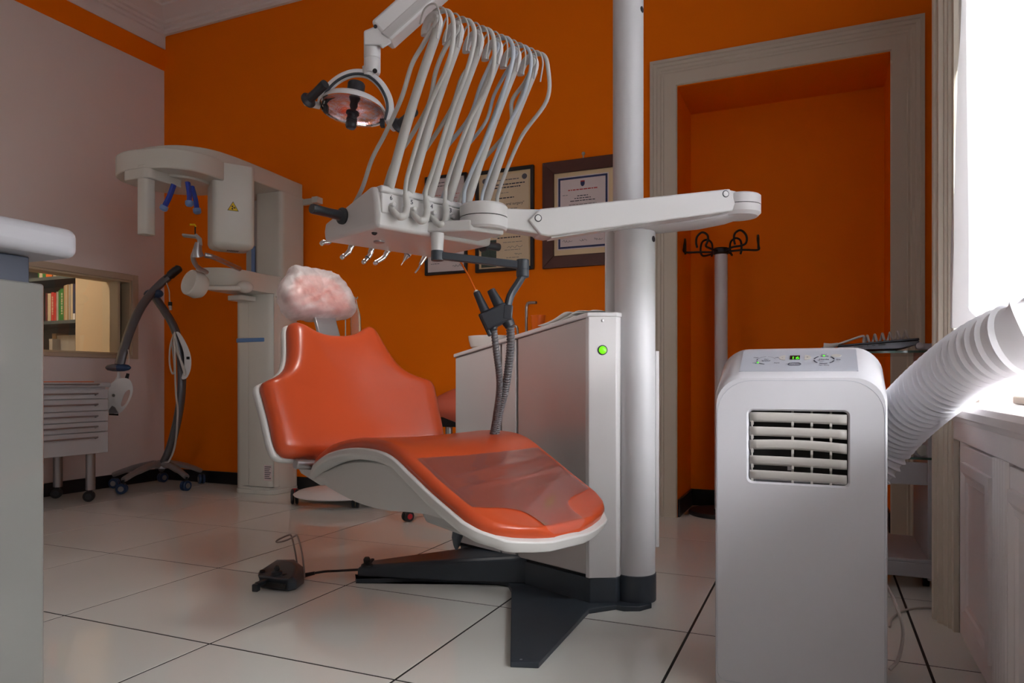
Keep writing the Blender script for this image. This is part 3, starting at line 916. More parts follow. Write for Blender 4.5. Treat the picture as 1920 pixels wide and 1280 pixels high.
# spittoon bowl
b0 = wt(922, 640, 0.17) + Vector((0, 0, 0.016))
MB_ = MB().lathe([(0.06, 0.0), (0.085, 0.02), (0.092, 0.045), (0.094, 0.062), (0.090, 0.062), (0.086, 0.045), (0.075, 0.02), (0.0, 0.012)], b0 + Vector((0, 0, -0.008)), n=40, cap=False)
single(MB_, 'spittoon_bowl', 'white glass spittoon bowl at the low end of the unit worktop', 'bowl', 'ceramic', U, b0)
def faucet(pts, r, label, name='water_spout'):
    mb = MB().tube(spl(pts, 6), r, 12)
    mb.lathe([(r * 1.7, 0), (r * 1.7, 0.006), (r, 0.008)], pts[0], n=16)
    single(mb, name, label, 'faucet', 'steel_tube', U, pts[0])
f0 = wt(987, 610, 0.12); k = U.hit(987, 568, 'y', 0.12)
d1 = U.hit(1004, 567, 'y', 0.12)
faucet([f0, f0 + Vector((0, 0, 0.06)), Vector((f0.x, 0.12, k.z - 0.022)), Vector((f0.x + 0.004, 0.12, k.z - 0.006)), Vector((f0.x + 0.014, 0.122, k.z)), Vector((d1.x, 0.124, d1.z)) ], 0.0055, 'tall bent steel spout rising beside the orange cup')
f1 = wt(971, 630, 0.13)
k1 = U.hit(960, 614, 'y', 0.13)
faucet([f1, f1 + Vector((0.001, 0, 0.012)), Vector((f1.x - 0.006, 0.13, k1.z + 0.001)), Vector((k1.x - 0.004, 0.131, k1.z)), Vector((k1.x - 0.022, 0.133, k1.z - 0.008))], 0.0048, 'low bent steel spout behind the suction hoses', 'rinse_spout')
cp = wt(1009, 614, 0.13)
single(MB().lathe([(0.020, 0.0), (0.0235, 0.04), (0.0262, 0.078), (0.0270, 0.078), (0.0270, 0.081), (0.0255, 0.081), (0.0228, 0.04), (0.019, 0.003), (0.0, 0.003)], cp, n=28, cap=False), 'plastic_cup', 'translucent orange plastic cup next to the tall steel spout', 'cup', 'orange_cup', U, cp)
# stack of paper napkins, each a sheet with wavy folds
nb = wt(1080, 592, 0.13)
for i in range(5):
    def nf(u, v, i=i):
        x = nb.x - 0.10 + 0.20 * u + 0.008 * i * (1 if i % 2 else -1)
        y = 0.06 + 0.13 * v + 0.004 * i
        zz = ztop(min(x, 0)) + 0.0125 + 0.0065 * i + 0.0012 * math.sin(u * 9 + i) + 0.0012 * math.sin(v * 7 + i * 2)
        zz += 0.014 * math.exp(-((u - 0.66) / 0.2) ** 2) * (0.35 + 0.2 * i)
        return (x, y, zz)
    single(MB().grid(nf, 16, 6), 'paper_napkin', ('lowest', 'second lowest', 'middle', 'second from top', 'topmost')[i] + ' crumpled white paper napkin of the stack on the unit worktop', 'napkin', 'tissue', U, (nb.x, 0.12, nb.z), group='napkins on the dental unit worktop', solid=0.0015, smooth=180)
# ================================================================== INSTRUMENT CONSOLE ON ITS SWING ARM
con = thing('instrument_console', 'white dental instrument console on a jointed swing arm with whip rods', 'instrument console', CN, (-0.13, 0.2, 1.12))
LEN, CD, ZB = 0.404, 0.272, 1.12
body_poly = [(0.0, ZB), (0.004, ZB + 0.03), (0.0, 1.195), (-0.012, 1.228), (-0.030, 1.231), (-0.27, 1.172), (-0.276, 1.15), (-CD, ZB)]
mb = MB()
mb.rings([[(x + (0.006 if k in (0, 3) else 0) * (-1 if x > -0.1 else 1), y, z + (0.006 if k in (0, 3) else 0) * (1 if z < 1.13 else -0.4)) for x, z in body_poly] for k, y in enumerate((0.0, 0.01, LEN - 0.02, LEN))])
body = mb.build('console_body', 'unit_white', con, smooth=30, bevel=0.008, seg=3)
# holder strip with numbered hose sockets on the hose face
MB().box(-0.002, 0.006, 0.012, LEN - 0.02, 1.158, 1.212).build('socket_strip', 'unit_white', con, bevel=0.004)
MB().box(-0.026, 0.004, 0.012, LEN - 0.02, 1.213, 1.232).build('rod_rail', 'unit_white', con, bevel=0.005)
# underside details
q = CN.hit(702, 436, 'z', ZB); MB().sphere(q, 0.008, 14, 8, (1, 1, 0.9)).build('underside_sensor', 'black', con)
q = CN.hit(711, 452, 'z', ZB); MB().lathe([(0.016, 0.004), (0.016, -0.004), (0.013, -0.006), (0.0, -0.006)], q, n=24).build('underside_button', 'brushed', con)
# black grips at both ends
q0 = CN.hit(642, 405, 'y', -0.004); q0 = Vector((q0.x, -0.002, q0.z))
q1 = CN.hit(606, 385, 'x', q0.x + 0.02)
def grip(a, b, r):
    a, b = Vector(a), Vector(b); d = b - a
    L_ = d.length
    m_ = MB().lathe([(r * 1.7, 0), (r * 1.7, 0.006), (r * 1.05, 0.014), (r, 0.02), (r * 0.92, L_ * 0.5), (r, L_ - 0.004), (r * 0.9, L_), (0, L_)], a, d, 24)
    return m_
grip(q0, q0 + Vector((0.02, -0.105, 0.0)), 0.0135).build('grip', 'dark_plastic', con)
q2 = CN.hit(925, 455, 'y', LEN)
grip(Vector((-0.04, LEN - 0.003, q2.z)), Vector((-0.035, LEN + 0.06, q2.z)), 0.0125).build('grip', 'dark_plastic', con)
# joint drum, bracket, fork, spring arm
JL = Vector(CN.loc(*W.hit(907, 410, 'd', 2.0)[:2])).to_3d()
jz0, jz1 = 1.1406, 1.211
JR = 0.067
MB().lathe([(JR - 0.006, jz0), (JR, jz0 + 0.006), (JR, jz0 + 0.0335), (JR - 0.002, jz0 + 0.034)], (JL.x, JL.y, 0), n=48).build('joint_drum_lower', 'unit_white', con)
MB().lathe([(JR - 0.002, jz0 + 0.036), (JR, jz0 + 0.0365), (JR, jz1 - 0.006), (JR - 0.005, jz1)], (JL.x, JL.y, 0), n=48).build('joint_drum_upper', 'unit_white', con)
MB().lathe([(JR - 0.003, jz0 + 0.033), (JR - 0.003, jz0 + 0.037)], (JL.x, JL.y, 0), n=48).build('joint_gap', 'black', con)
# bracket box from the console to the drum
k0 = CN.hit(800, 440, 'x', 0.0)
bx_ = [(-0.10, k0.y), (0.0, k0.y), (JL.x + 0.02, JL.y - JR + 0.002), (JL.x + 0.04, JL.y + 0.04), (-0.10, JL.y + 0.06)]
mb = MB(); mb.prism(bx_, 'z', 1.130, 1.160); mb.build('bracket', 'unit_white', con, bevel=0.004)
# arm points in the console frame
def cw(px, py, d):
    p = W.hit(px, py, 'd', d); l = CN.loc(p.x, p.y); return Vector((l[0], l[1], p.z))
A0, A1 = cw(985, 417, 2.03), cw(1352, 379, 2.17)
ax = (A1 - A0); axh = Vector((ax.x, ax.y, 0)).normalized(); nrm = Vector((axh.y, -axh.x, 0))
cmid = W.hit(1100, 400, 'd', 1.0)
TH = 0.030
def slab(pts, t0, t1):
    """closed outline of (along, z) points, extruded across the arm"""
    mb = MB()
    mb.rings([[A0 + axh * s + nrm * t + Vector((0, 0, z)) for s, z in pts] for t in (t0, t1)])
    return mb
Ls = Vector((ax.x, ax.y, 0)).length; dz = ax.z
hh0, hh1 = 0.034, 0.034
ang = dz / Ls
# fork from the drum
fk = [(-0.14, jz0 + 0.012 - A0.z), (0.02, -0.034), (0.06, -0.042), (0.075, -0.02), (0.05, 0.034), (-0.14, jz1 - 0.010 - A0.z)]
slab(fk, -0.026, 0.026).build('fork', 'unit_white', con, bevel=0.004)
armp = [(0.0, 0.0), (0.035, -0.040), (0.06, -0.043), (Ls + 0.02, dz - 0.033), (Ls + 0.028, dz - 0.01), (Ls + 0.01, dz + 0.033), (0.035, 0.033)]
slab(armp, -0.035, 0.035).build('spring_arm', 'unit_white', con, bevel=0.004)
ins = [(0.07, -0.046), (Ls - 0.03, dz - 0.038), (Ls - 0.03, dz - 0.02), (0.07, -0.03)]
slab(ins, -0.022, 0.022).build('arm_underside', 'unit_grey', con)
side = -1 if (CN.M @ (A0 + nrm * 0.1)).y > (CN.M @ A0).y else 1
for s, z in ((0.028, 0.006), (Ls - 0.005, dz + 0.016)):
    c = A0 + axh * s + Vector((0, 0, z)) + nrm * (side * 0.0355)
    MB().lathe([(0.0105, -0.001), (0.0105, 0.001)], c, nrm * side, 20).build('bolt_ring', 'dark_plastic', con)
    MB().lathe([(0.008, 0), (0.008, 0.002), (0.006, 0.0026)], c, nrm * side, 20).build('bolt_cap', 'lamp_white', con)
# far joint over the pillar bracket
J2 = cw(1386, 385, 2.20)
r2 = 0.064
z20, z21 = 1.2246, 1.290
MB().lathe([(r2 - 0.01, z20), (r2, z20 + 0.010), (r2, z20 + 0.032)], (J2.x, J2.y, 0), n=48).build('far_joint_lower', 'unit_white', con)
MB().lathe([(r2, z20 + 0.0345), (r2, z21 - 0.004), (r2 - 0.005, z21)], (J2.x, J2.y, 0), n=48).build('far_joint_upper', 'unit_white', con)
MB().lathe([(r2 - 0.003, z20 + 0.031), (r2 - 0.003, z20 + 0.0355)], (J2.x, J2.y, 0), n=48).build('far_joint_gap', 'black', con)
sw_ = [(Ls - 0.02, dz - 0.034), (Ls + 0.075, z20 + 0.020 - A0.z), (Ls + 0.075, z21 - 0.004 - A0.z), (Ls - 0.005, dz + 0.033)]
slab(sw_, -0.030, 0.030).build('arm_neck', 'unit_white', con, bevel=0.003)
# lower horizontal arm, pillar to far joint
pw = CN.loc(*U.wld(*pc))
P0 = Vector((pw[0], pw[1], 0)); P1 = Vector((J2.x, J2.y, 0))
d_ = (P1 - P0).normalized(); n_ = Vector((-d_.y, d_.x, 0))
zl0, zl1 = 1.205, z20 + 0.008
mb = MB()
def sec(p, w, a, b): return [p - n_ * w + Vector((0, 0, a + 0.006)), p - n_ * (w - 0.02) + Vector((0, 0, a)), p + n_ * (w - 0.02) + Vector((0, 0, a)), p + n_ * w + Vector((0, 0, a + 0.006)), p + n_ * w + Vector((0, 0, b)), p - n_ * w + Vector((0, 0, b))]
LL = (P1 - P0).length
mb.rings([sec(P0 + d_ * 0.02, 0.064, zl0, zl0 + 0.06), sec(P0 + d_ * (LL * 0.6), 0.060, zl0 + 0.002, zl0 + 0.05), sec(P0 + d_ * (LL - 0.05), 0.056, zl0 + 0.010, z20 + 0.016), sec(P0 + d_ * (LL + 0.03), 0.040, zl0 + 0.026, z20 + 0.016)])
mb.build('pillar_arm', 'unit_white', con, bevel=0.004, smooth=30)
MB().lathe([(PR - 0.003, 1.206), (PR + 0.004, 1.212), (PR + 0.004, 1.285), (PR - 0.01, 1.292)], P0, n=48).build('arm_bearing', 'unit_white', con)
# whip rods with hooked cradles
YK = [0.045 + 0.0665 * k for k in range(6)]
for k, y in enumerate(YK):
    b, t = Vector((-0.012, y, 1.222)), Vector((0.205, y - 0.004, 1.572))
    rod = MB().tube(spl([b, b.lerp(t, 0.35) + Vector((-0.006, 0, 0.006)), b.lerp(t, 0.7) + Vector((-0.005, 0, 0.006)), t], 5), [0.0125] * 8 + [0.0115] * 8, 12)
    rd = rod.build('whip_rod', 'hose_grey', con)
    MB().lathe([(0.017, -0.004), (0.016, 0.004), (0.0125, 0.008)], b, t - b, 16).build('rod_socket', 'unit_white', rd)
    cr_ = [t + Vector((-0.01, 0, -0.016)), t + Vector((0.004, 0, 0.012)), t + Vector((-0.008, 0, 0.034)), t + Vector((-0.034, 0, 0.036)), t + Vector((-0.050, 0, 0.018)), t + Vector((-0.052, 0, 0.004))]
    MB().tube(spl(cr_, 5), 0.0085, 10, flat=1.5).build('rod_cradle', 'unit_white', rd)
    for dy in (-0.012, 0.012):
        MB().tube(spl([p + Vector((0, dy, 0)) for p in (t + Vector((0.012, 0, -0.03)), t + Vector((0.022, 0, 0.02)), t + Vector((0.004, 0, 0.056)), t + Vector((-0.036, 0, 0.060)), t + Vector((-0.058, 0, 0.030)))], 6), 0.0022, 8).build('guide_wire', 'hose_grey', rd)
    MB().cyl((0.002, y - 0.004, 1.182), (0.022, y - 0.004, 1.182), 0.006, n=12).build('socket_pin', 'unit_white', con, bevel=0.002)
    lettering(str(6 - k), 0.017, 'socket_number', 'print_dark', con, Matrix.Translation((0.0068, y - 0.004, 1.201)) @ Matrix.Rotation(math.pi / 2, 4, 'Z') @ Matrix.Rotation(math.pi / 2, 4, 'X'))
# instruments: tip, handpiece, hose and elbow, each one a thing
down = [CN.hit(px, py, 'y', 0.03) for px, py in ((818, 34), (790, 81), (773, 125), (759, 184), (715, 250), (696, 297), (677, 353))]
up = [CN.hit(px, py, 'y', 0.062) for px, py in ((743, 388), (743, 366), (759, 312), (799, 200), (838, 119), (848, 52), (838, 20))]
tips = [(605, 455), (643, 481), (683, 490), (705, 492), (752, 497), (778, 512)]
kinds = ['slim steel contra-angle handpiece with ball head', 'slim steel handpiece with round head', 'steel turbine handpiece with dark ring and ball head', 'bent steel handpiece with small round head', 'pale handpiece with fine pointed tip', 'bent steel air and water syringe']
random.seed(11)
for k, y in enumerate(YK):
    tp0 = CN.hit(*tips[k], 'x', -0.285)
    lab = kinds[k] + ', ' + ['first', 'second', 'third', 'fourth', 'fifth', 'sixth'][k] + ' from the left under the console'
    ins_ = thing('dental_handpiece', lab, 'handpiece', CN, (-0.27, y, 1.13), 'handpieces hanging in the instrument console')
    el = [Vector((0.004, y - 0.006, 1.176)), Vector((0.020, y - 0.005, 1.162)), Vector((0.029, y + 0.006, 1.150)), Vector((0.031, y + 0.022, 1.156)), Vector((0.028, y + 0.030, 1.180)), Vector((0.022, y + 0.031, 1.214))]
    MB().tube(spl(el, 6), [0.007] * 6 + [0.0085] * 6 + [0.0100] * 6 + [0.0100] * 6 + [0.0088] * 6 + [0.0075], 12).build('hose_elbow', 'hose_grey', ins_)
    vr = lambda: random.uniform(-1, 1)
    dy = y - 0.04
    sw2 = 0.02 * vr()
    h_up = [Vector((p.x, y + 0.03 - 0.010 * i / 6, p.z)) for i, p in enumerate(up)]
    h_up[0] = Vector((0.022, y + 0.030, 1.205)); h_up[1] = Vector((0.024, y + 0.030, 1.235))
    for p in h_up[2:5]: p.x += 0.010 * vr(); p.y += 0.006 * vr()
    h_dn = [Vector((p.x, y - 0.012 + 0.0 * i, p.z)) for i, p in enumerate(down)]
    for i, p in enumerate(h_dn[1:5]): p.x += 0.012 * vr() + (0.03 + sw2 if k in (2, 4) else 0.02 * (k > 0)); p.y += 0.012 * vr()
    end = [Vector((-0.20, y - 0.004, 1.20)), Vector((-0.262, y, 1.165)), Vector((-0.278, y, 1.14))]
    path = spl(h_up + [Vector((0.165, y + 0.004, 1.622))] + h_dn + end, 7)
    MB().tube(path, 0.0058 if k != 4 else 0.0048, 10).build('hose', 'hose_blue' if k in (3, 4) else 'hose_grey', ins_)
    s0 = Vector((-0.278, y, 1.142))
    tip = Vector((-0.285 - 0.015, tp0.y, tp0.z))
    tip = Vector((tp0.x, tp0.y, tp0.z))
    if k < 4:
        neck = s0.lerp(tip, 0.62) + Vector((0.0, 0.003, -0.004))
        MB().tube(spl([s0, s0.lerp(tip, 0.35), neck, tip], 5), [0.009] * 5 + [0.0085] * 3 + [0.0075] * 4 + [0.0065] * 4, 14).build('handle', 'chrome', ins_)
        MB().lathe([(0.0, -0.008), (0.006, -0.0075), (0.0075, -0.003), (0.0075, 0.003), (0.006, 0.0075), (0, 0.008)], tip, (0.2, -0.6, -0.5), 16).build('head', 'chrome', ins_)
        if k == 2: MB().cyl(neck.lerp(tip, 0.3), neck.lerp(tip, 0.42), 0.0078, n=14).build('ring', 'navy', ins_)
    elif k == 4:
        m1 = s0.lerp(tip, 0.4)
        MB().tube([s0, m1], [0.011, 0.0105], 14).build('handle', 'cable_white', ins_)
        MB().tube([m1, m1.lerp(tip, 0.08), s0.lerp(tip, 0.65), s0.lerp(tip, 0.8), tip], [0.0105, 0.009, 0.005, 0.002, 0.0015], 12).build('tip', 'chrome', ins_)
        MB().cyl(m1.lerp(s0, 0.04), m1.lerp(tip, 0.05), 0.0108, n=14).build('ring', 'navy', ins_)
    else:
        m1 = s0.lerp(tip, 0.62)
        MB().tube([s0, s0.lerp(tip, 0.3), m1], [0.011, 0.009, 0.005], 14).build('handle', 'chrome', ins_)
        MB().tube(spl([m1, m1.lerp(tip, 0.45) + Vector((0, 0.004, 0.002)), tip], 5), 0.0028, 8).build('nozzle', 'chrome', ins_)

# ================================================================== SUCTION HOLDER
suc = thing('suction_holder', 'dark grey jointed suction arm under the console holding two tubes', 'suction arm', W, W.hit(820, 480, 'd', 1.95))
DS = 1.95
s0, s1 = W.hit(820, 479, 'd', DS), W.hit(980, 497, 'd', DS)
rr = 0.0165
z_up = 1.118
MB().lathe([(rr, s0.z - 0.014), (rr + 0.001, s0.z - 0.012), (rr + 0.001, s0.z + 0.011), (rr, s0.z + 0.013)], (s0.x, s0.y, 0), n=28).build('pivot', 'grey_arm', suc)
MB().lathe([(rr, s0.z + 0.013), (rr + 0.002, z_up + 0.006)], (s0.x, s0.y, 0), n=28).build('pivot_collar', 'unit_white', suc)
MB().bar(s0 + Vector((0.005, 0, 0)), s1 + Vector((-0.002, 0, 0)), 0.020, 0.020).build('arm_bar', 'grey_arm', suc, bevel=0.003)
MB().lathe([(rr, s1.z - 0.012), (rr + 0.001, s1.z - 0.010), (rr + 0.001, s1.z + 0.013), (rr, s1.z + 0.015)], (s1.x, s1.y, 0), n=28).build('elbow_joint', 'grey_arm', suc)
MB().lathe([(rr - 0.002, s1.z - 0.034), (rr + 0.001, s1.z - 0.031), (rr + 0.001, s1.z - 0.013), (rr, s1.z - 0.012)], (s1.x, s1.y, 0), n=28).build('elbow_foot', 'grey_arm', suc)
cp_ = [W.hit(a, b, 'd', DS) for a, b in ((983, 512), (972, 530), (957, 555), (950, 585), (946, 600))]
MB().tube(spl(cp_, 6), 0.0155, 12, flat=0.7).build('curved_arm', 'grey_arm', suc)
hb = W.hit(930, 594, 'd', DS)
rot = Matrix.Rotation(math.radians(-25), 3, 'Y')
hold = MB().obox(hb, (0.076, 0.058, 0.050), rot).build('holder_block', 'dark_plastic', suc, bevel=0.006)
MB().obox(hb + rot @ Vector((0.034, -0.02, -0.004)), (0.026, 0.020, 0.04), rot @ Matrix.Rotation(0.5, 3, 'Y')).build('holder_clip', 'dark_plastic', suc, bevel=0.004)
MB().obox(hb + rot @ Vector((-0.036, -0.004, -0.008)), (0.012, 0.034, 0.066), rot).build('holder_cheek', 'dark_plastic', suc, bevel=0.004)
# the two tubes resting in it
def ribbed(path, r, pitch):
    """corrugated hose"""
    P = spl(path, 40)
    L_ = [0.0]
    for a, b in zip(P, P[1:]): L_.append(L_[-1] + (b - a).length)
    n = int(L_[-1] / pitch * 4)
    pts, rad = [], []
    j = 0
    for i in range(n + 1):
        s = L_[-1] * i / n
        while j < len(L_) - 2 and L_[j + 1] < s: j += 1
        t = (s - L_[j]) / max(L_[j + 1] - L_[j], 1e-9)
        pts.append(P[j].lerp(P[j + 1], min(t, 1)))
        rad.append(r * (1.0 if i % 4 in (1, 2) else 0.86))
    return MB().tube(pts, rad, 10)
def suction(label, top, bot, pts, r, tipthin, mirror=False):
    t = thing('suction_tube', label, 'suction tube', W, W.hit(*bot, 'd', DS - 0.004), 'suction tubes in the dark holder')
    a, b = W.hit(*top, 'd', DS - 0.008), W.hit(*bot, 'd', DS - 0.008)
    L_ = (a - b).length
    MB().lathe([(r * 0.95, 0), (r * 1.1, L_ * 0.1), (r * 1.05, L_ * 0.5), (r * 0.78, L_ * 0.96), (r * 0.7, L_), (0, L_)], b, a - b, 20).build('handpiece', 'dark_plastic', t)
    ribbed([b + Vector((0, 0, 0.0))] + [W.hit(x, y, 'd', d) for x, y, d in pts], r * 0.8, 0.0085).build('hose', 'suction_hose', t)
    if tipthin:
        e = W.hit(862, 488, 'd', DS + 0.03)
        MB().tube(spl([a, a.lerp(e, 0.5) + Vector((0.002, 0, 0)), e], 6), 0.0026, 8).build('saliva_ejector', 'orange_cup', t, label='thin orange saliva ejector straw')
        MB().lathe([(0.006, -0.002), (0.006, 0.003)], a, e - a, 14).build('tip_ring', 'cable_white', t)
suction('suction tube carrying a thin orange straw, left one in the dark holder', (893, 547), (926, 618), [(930, 655, 1.96), (937, 720, 2.02), (930, 780, 2.10), (921, 830, 2.16)], 0.0125, True)
suction('thick suction tube without a straw, right one in the dark holder', (920, 543), (957, 612), [(957, 655, 1.97), (949, 720, 2.03), (935, 780, 2.11), (927, 830, 2.17)], 0.0150, False)

# ================================================================== OPERATING LAMP
DL = 2.30
def lw(px, py, d=DL): return W.hit(px, py, 'd', d)
lamp = thing('operating_lamp', 'round dental operating lamp with two black grips on a white arm', 'operating lamp', W, lw(662, 240))
c = lw(662, 206)
Rm = Matrix.Rotation(math.radians(6), 3, 'Y') @ Matrix.Rotation(math.radians(-7), 3, 'X')
dn = Rm @ Vector((0, 0, -1))
rd = 0.1025
# bowl: mirror inside, white outside
MB().lathe([(rd, 0.0), (rd * 0.97, -0.010), (rd * 0.86, -0.021), (rd * 0.6, -0.033), (rd * 0.25, -0.040), (0.012, -0.041)], c, dn, 48, cap=False).build('reflector', 'reflector', lamp)
MB().lathe([(rd + 0.003, 0.001), (rd + 0.001, -0.010), (rd * 0.9, -0.023), (rd * 0.62, -0.038), (rd * 0.3, -0.046), (0.0, -0.048)], c, dn, 48, cap=False).build('bowl', 'lamp_white', lamp)
MB().lathe([(rd - 0.004, 0.0), (rd + 0.003, 0.0015), (rd + 0.003, 0.006), (rd - 0.004, 0.006)], c, dn, 48, cap=False).build('front_ring', 'lens_glass', lamp)
MB().lathe([(0.028, -0.044), (0.028, -0.086), (0.026, -0.090), (0.0, -0.090)], c, dn, 32).build('lamp_cap', 'dark_plastic', lamp)
MB().lathe([(0.018, -0.040), (0.012, -0.025), (0.013, -0.012), (0.009, -0.002), (0.009, 0.004), (0.021, 0.008), (0.021, 0.014), (0.016, 0.016), (0.016, 0.028), (0.0175, 0.030), (0.0175, 0.036), (0.015, 0.038), (0.0175, 0.042), (0.0175, 0.056), (0.014, 0.062), (0.0, 0.060)], c, dn, 28).build('bulb_shield', 'dark_plastic', lamp)
MB().tube(spl([lw(607, 198), lw(617, 186), lw(635, 178), lw(650, 177)], 6), 0.005, 8).build('bowl_wire', 'dark_plastic', lamp)
# yoke: white half ring with a dark inlay
yk = [lw(*p) for p in ((601, 198), (607, 178), (624, 157), (645, 143), (668, 137), (692, 141), (713, 158), (727, 182), (731, 205), (726, 228))]
YP = spl(yk, 6)
MB().tube(YP, 0.0105, 12, flat=1.3).build('yoke', 'lamp_white', lamp)
ci = lw(666, 207)
MB().tube([p + (ci - p).normalized() * 0.006 + Vector((0, -0.009, 0)) for p in YP], 0.0046, 8).build('yoke_inlay', 'grey_arm', lamp)
for (a, b) in (((600, 199), (573, 191)), ((728, 228), (740, 240))):
    pa, pb = lw(*a), lw(*b, DL - 0.02)
    MB().tube([pa, pa.lerp(pb, 0.5), pb, pb + (pb - pa).normalized() * 0.006], [0.010, 0.012, 0.012, 0.007], 14).build('grip_stub', 'lamp_white', lamp)
for (a, b) in (((577, 189), (610, 157)), ((746, 236), (778, 208))):
    pa, pb = lw(*a, DL - 0.03), lw(*b, DL - 0.09)
    grip(pa, pb, 0.0145).build('grip', 'dark_plastic', lamp)
for (px, py) in ((611, 204), (717, 231)):
    MB().obox(lw(px, py, DL - 0.02), (0.014, 0.02, 0.026)).build('clamp', 'dark_plastic', lamp, bevel=0.003)
# hinge, post and arm
MB().tube([lw(690, 143), lw(692, 128)], [0.017, 0.022], 20).build('yoke_hinge', 'lamp_white', lamp)
po = lw(698, 100)
MB().lathe([(0.024, lw(0, 139).z), (0.0265, lw(0, 134).z), (0.0265, lw(0, 112).z), (0.0262, lw(0, 111.5).z)], (po.x, po.y, 0), n=28).build('post_lower', 'lamp_white', lamp)
MB().lathe([(0.0262, lw(0, 111).z), (0.0268, lw(0, 110).z), (0.0268, lw(0, 82).z)], (po.x, po.y, 0), n=28).build('post_upper', 'lamp_white', lamp)
MB().lathe([(0.0075, 0), (0.0075, 0.001)], lw(703, 133, DL - 0.024), (0, -1, -0.25), 14).build('post_hole', 'black', lamp)
e0, e1 = lw(698, 72), lw(900, -110, DL - 0.1)
ad_ = (e1 - e0).normalized()
el = MB(); el.rings([[lw(x, y, DL + t) for x, y in ((682, 58), (682, 85), (713, 85), (716, 92), (735, 80), (712, 46))] for t in (-0.032, 0.032)])
el.build('arm_elbow', 'lamp_white', lamp, bevel=0.005)
q = [lw(699, 50), lw(731, 84), lw(738, 82), lw(940, -100), lw(900, -128)]
ar = MB()
def off(d): return Vector((0, d, 0))
ar.rings([[p + off(t) for p in q] for t in (-0.038, 0.038)])
ar.build('arm', 'lamp_white', lamp, bevel=0.010, seg=3)
q = [lw(718, 72), lw(733, 82), lw(938, -101), lw(921, -112)]
u2 = MB(); u2.rings([[p + off(t) for p in q] for t in (-0.0395, 0.0395)]); u2.build('arm_cover', 'unit_grey', lamp, bevel=0.003)
MB().lathe([(0.006, 0), (0.006, 0.002)], lw(704, 50, DL - 0.040), (0, -1, 0), 14).build('arm_bolt', 'dark_plastic', lamp)
# second arm link to the pillar top (out of frame)
e2 = lw(905, -116); top = Vector((0.380, 2.338, 2.40))
MB().cyl((e2.x, e2.y, e2.z - 0.05), (e2.x, e2.y, top.z + 0.03), 0.032).build('link_post', 'lamp_white', lamp)
MB().bar(Vector((e2.x, e2.y, top.z)), top, 0.06, 0.05).build('link_arm', 'lamp_white', lamp, bevel=0.006)
li = bpy.data.lights.new('lamp_bulb', 'SPOT')
li.energy = 12; li.spot_size = math.radians(155); li.spot_blend = 1.0; li.shadow_soft_size = 0.06; li.color = (1.0, 0.95, 0.9)
lo = bpy.data.objects.new('lamp_bulb', li); COL.objects.link(lo)
lo.parent = lamp
BASE[lo] = BASE[lamp]
lo.location = c + dn * 0.07 - BASE[lamp]
lo.rotation_euler = Vector((0.15, 0.7, -1)).to_track_quat('-Z', 'Y').to_euler()
# ================================================================== PANORAMIC X-RAY MACHINE
xr = thing('panoramic_xray', 'off white panoramic x-ray machine with blue head supports against orange wall', 'x-ray machine', R, (1.1, -0.14, 0.0))
# column: rounded box
def rbox(mb, x0, x1, y0, y1, z0, z1, r, n=6):
    return mb.prism(rrect(x0, x1, y0, y1, r, n), 'z', z0, z1)
rbox(MB(), 0.93, 1.272, -0.28, -0.005, 0.0, 0.03, 0.07).build('column_foot', 'xray_white', xr, bevel=0.003)
rbox(MB(), 0.935, 1.268, -0.276, -0.005, 0.03, 1.34, 0.07).build('column', 'xray_white', xr, bevel=0.002)
rbox(MB(), 1.03, 1.272, -0.2785, -0.22, 0.05, 1.33, 0.05).build('column_cover', 'xray_white', xr, bevel=0.002)
p = R.hit(480, 637, 'y', -0.277)
rbox(MB(), 0.931, p.x + 0.12, -0.2815, -0.10, p.z - 0.013, p.z + 0.013, 0.07).build('blue_band', 'blue_ring', xr, bevel=0.003, label='blue band round the column')
p = R.hit(530, 885, 'y', -0.24)
MB().box(1.20, 1.262, -0.281, -0.276, p.z - 0.055, p.z + 0.045).build('rating_label', 'paper_pink', xr)
for k in range(7):
    MB().box(1.206, 1.256 - 0.006 * (k % 3), -0.2818, -0.281, p.z + 0.036 - 0.012 * k, p.z + 0.031 - 0.012 * k).build('label_print', 'print_grey', xr, smooth=0)
# carriage: right block, recessed guide, pocket arm
rbox(MB(), 1.085, 1.305, -0.24, -0.01, 1.30, 1.93, 0.03).build('carriage', 'xray_white', xr, bevel=0.003)
MB().box(0.985, 1.10, -0.21, -0.03, 1.30, 1.90).build('guide_rail', 'belly_grey', xr, bevel=0.003)
MB().box(1.035, 1.065, -0.216, -0.205, 1.32, 1.60).build('guide_strip', 'blue_tip', xr)
# top arm over the patient: a slab that narrows to a round end
top_px = [(552, 340), (500, 317), (440, 293), (390, 278), (330, 271), (275, 275), (258, 284)]
tz = 2.03
tq = [R.hit(a, b, 'z', tz) for a, b in top_px]
arm_out = [(1.283, -0.01), (1.285, -0.10)] + [(1.306, -0.373), (1.314, -0.643), (1.284, -0.812), (1.172, -0.930), (0.992, -0.968), (0.872, -0.929), (0.82, -0.83), (0.84, -0.68), (0.90, -0.45), (0.93, -0.20), (0.95, -0.01)]
ao = arm_out[:2] + [(q.x, q.y) for q in spl([(a, b, 0) for a, b in arm_out[1:-1]], 4)][1:] + arm_out[-1:]
MB().prism(ao, 'z', 1.93, tz).build('top_arm', 'xray_white', xr, smooth=30, bevel=0.008, seg=3)
# rotor in its own turned frame
TF = Frame(-1.630, 3.89, 32.7)
def tr(x, y, z=0.0):
    wx, wy = TF.wld(x, y); l = R.loc(wx, wy); return Vector((l[0], l[1], z))
def tprism(poly, z0, z1):
    return MB().rings([[tr(a, b, z0) for a, b in poly], [tr(a, b, z1) for a, b in poly]])
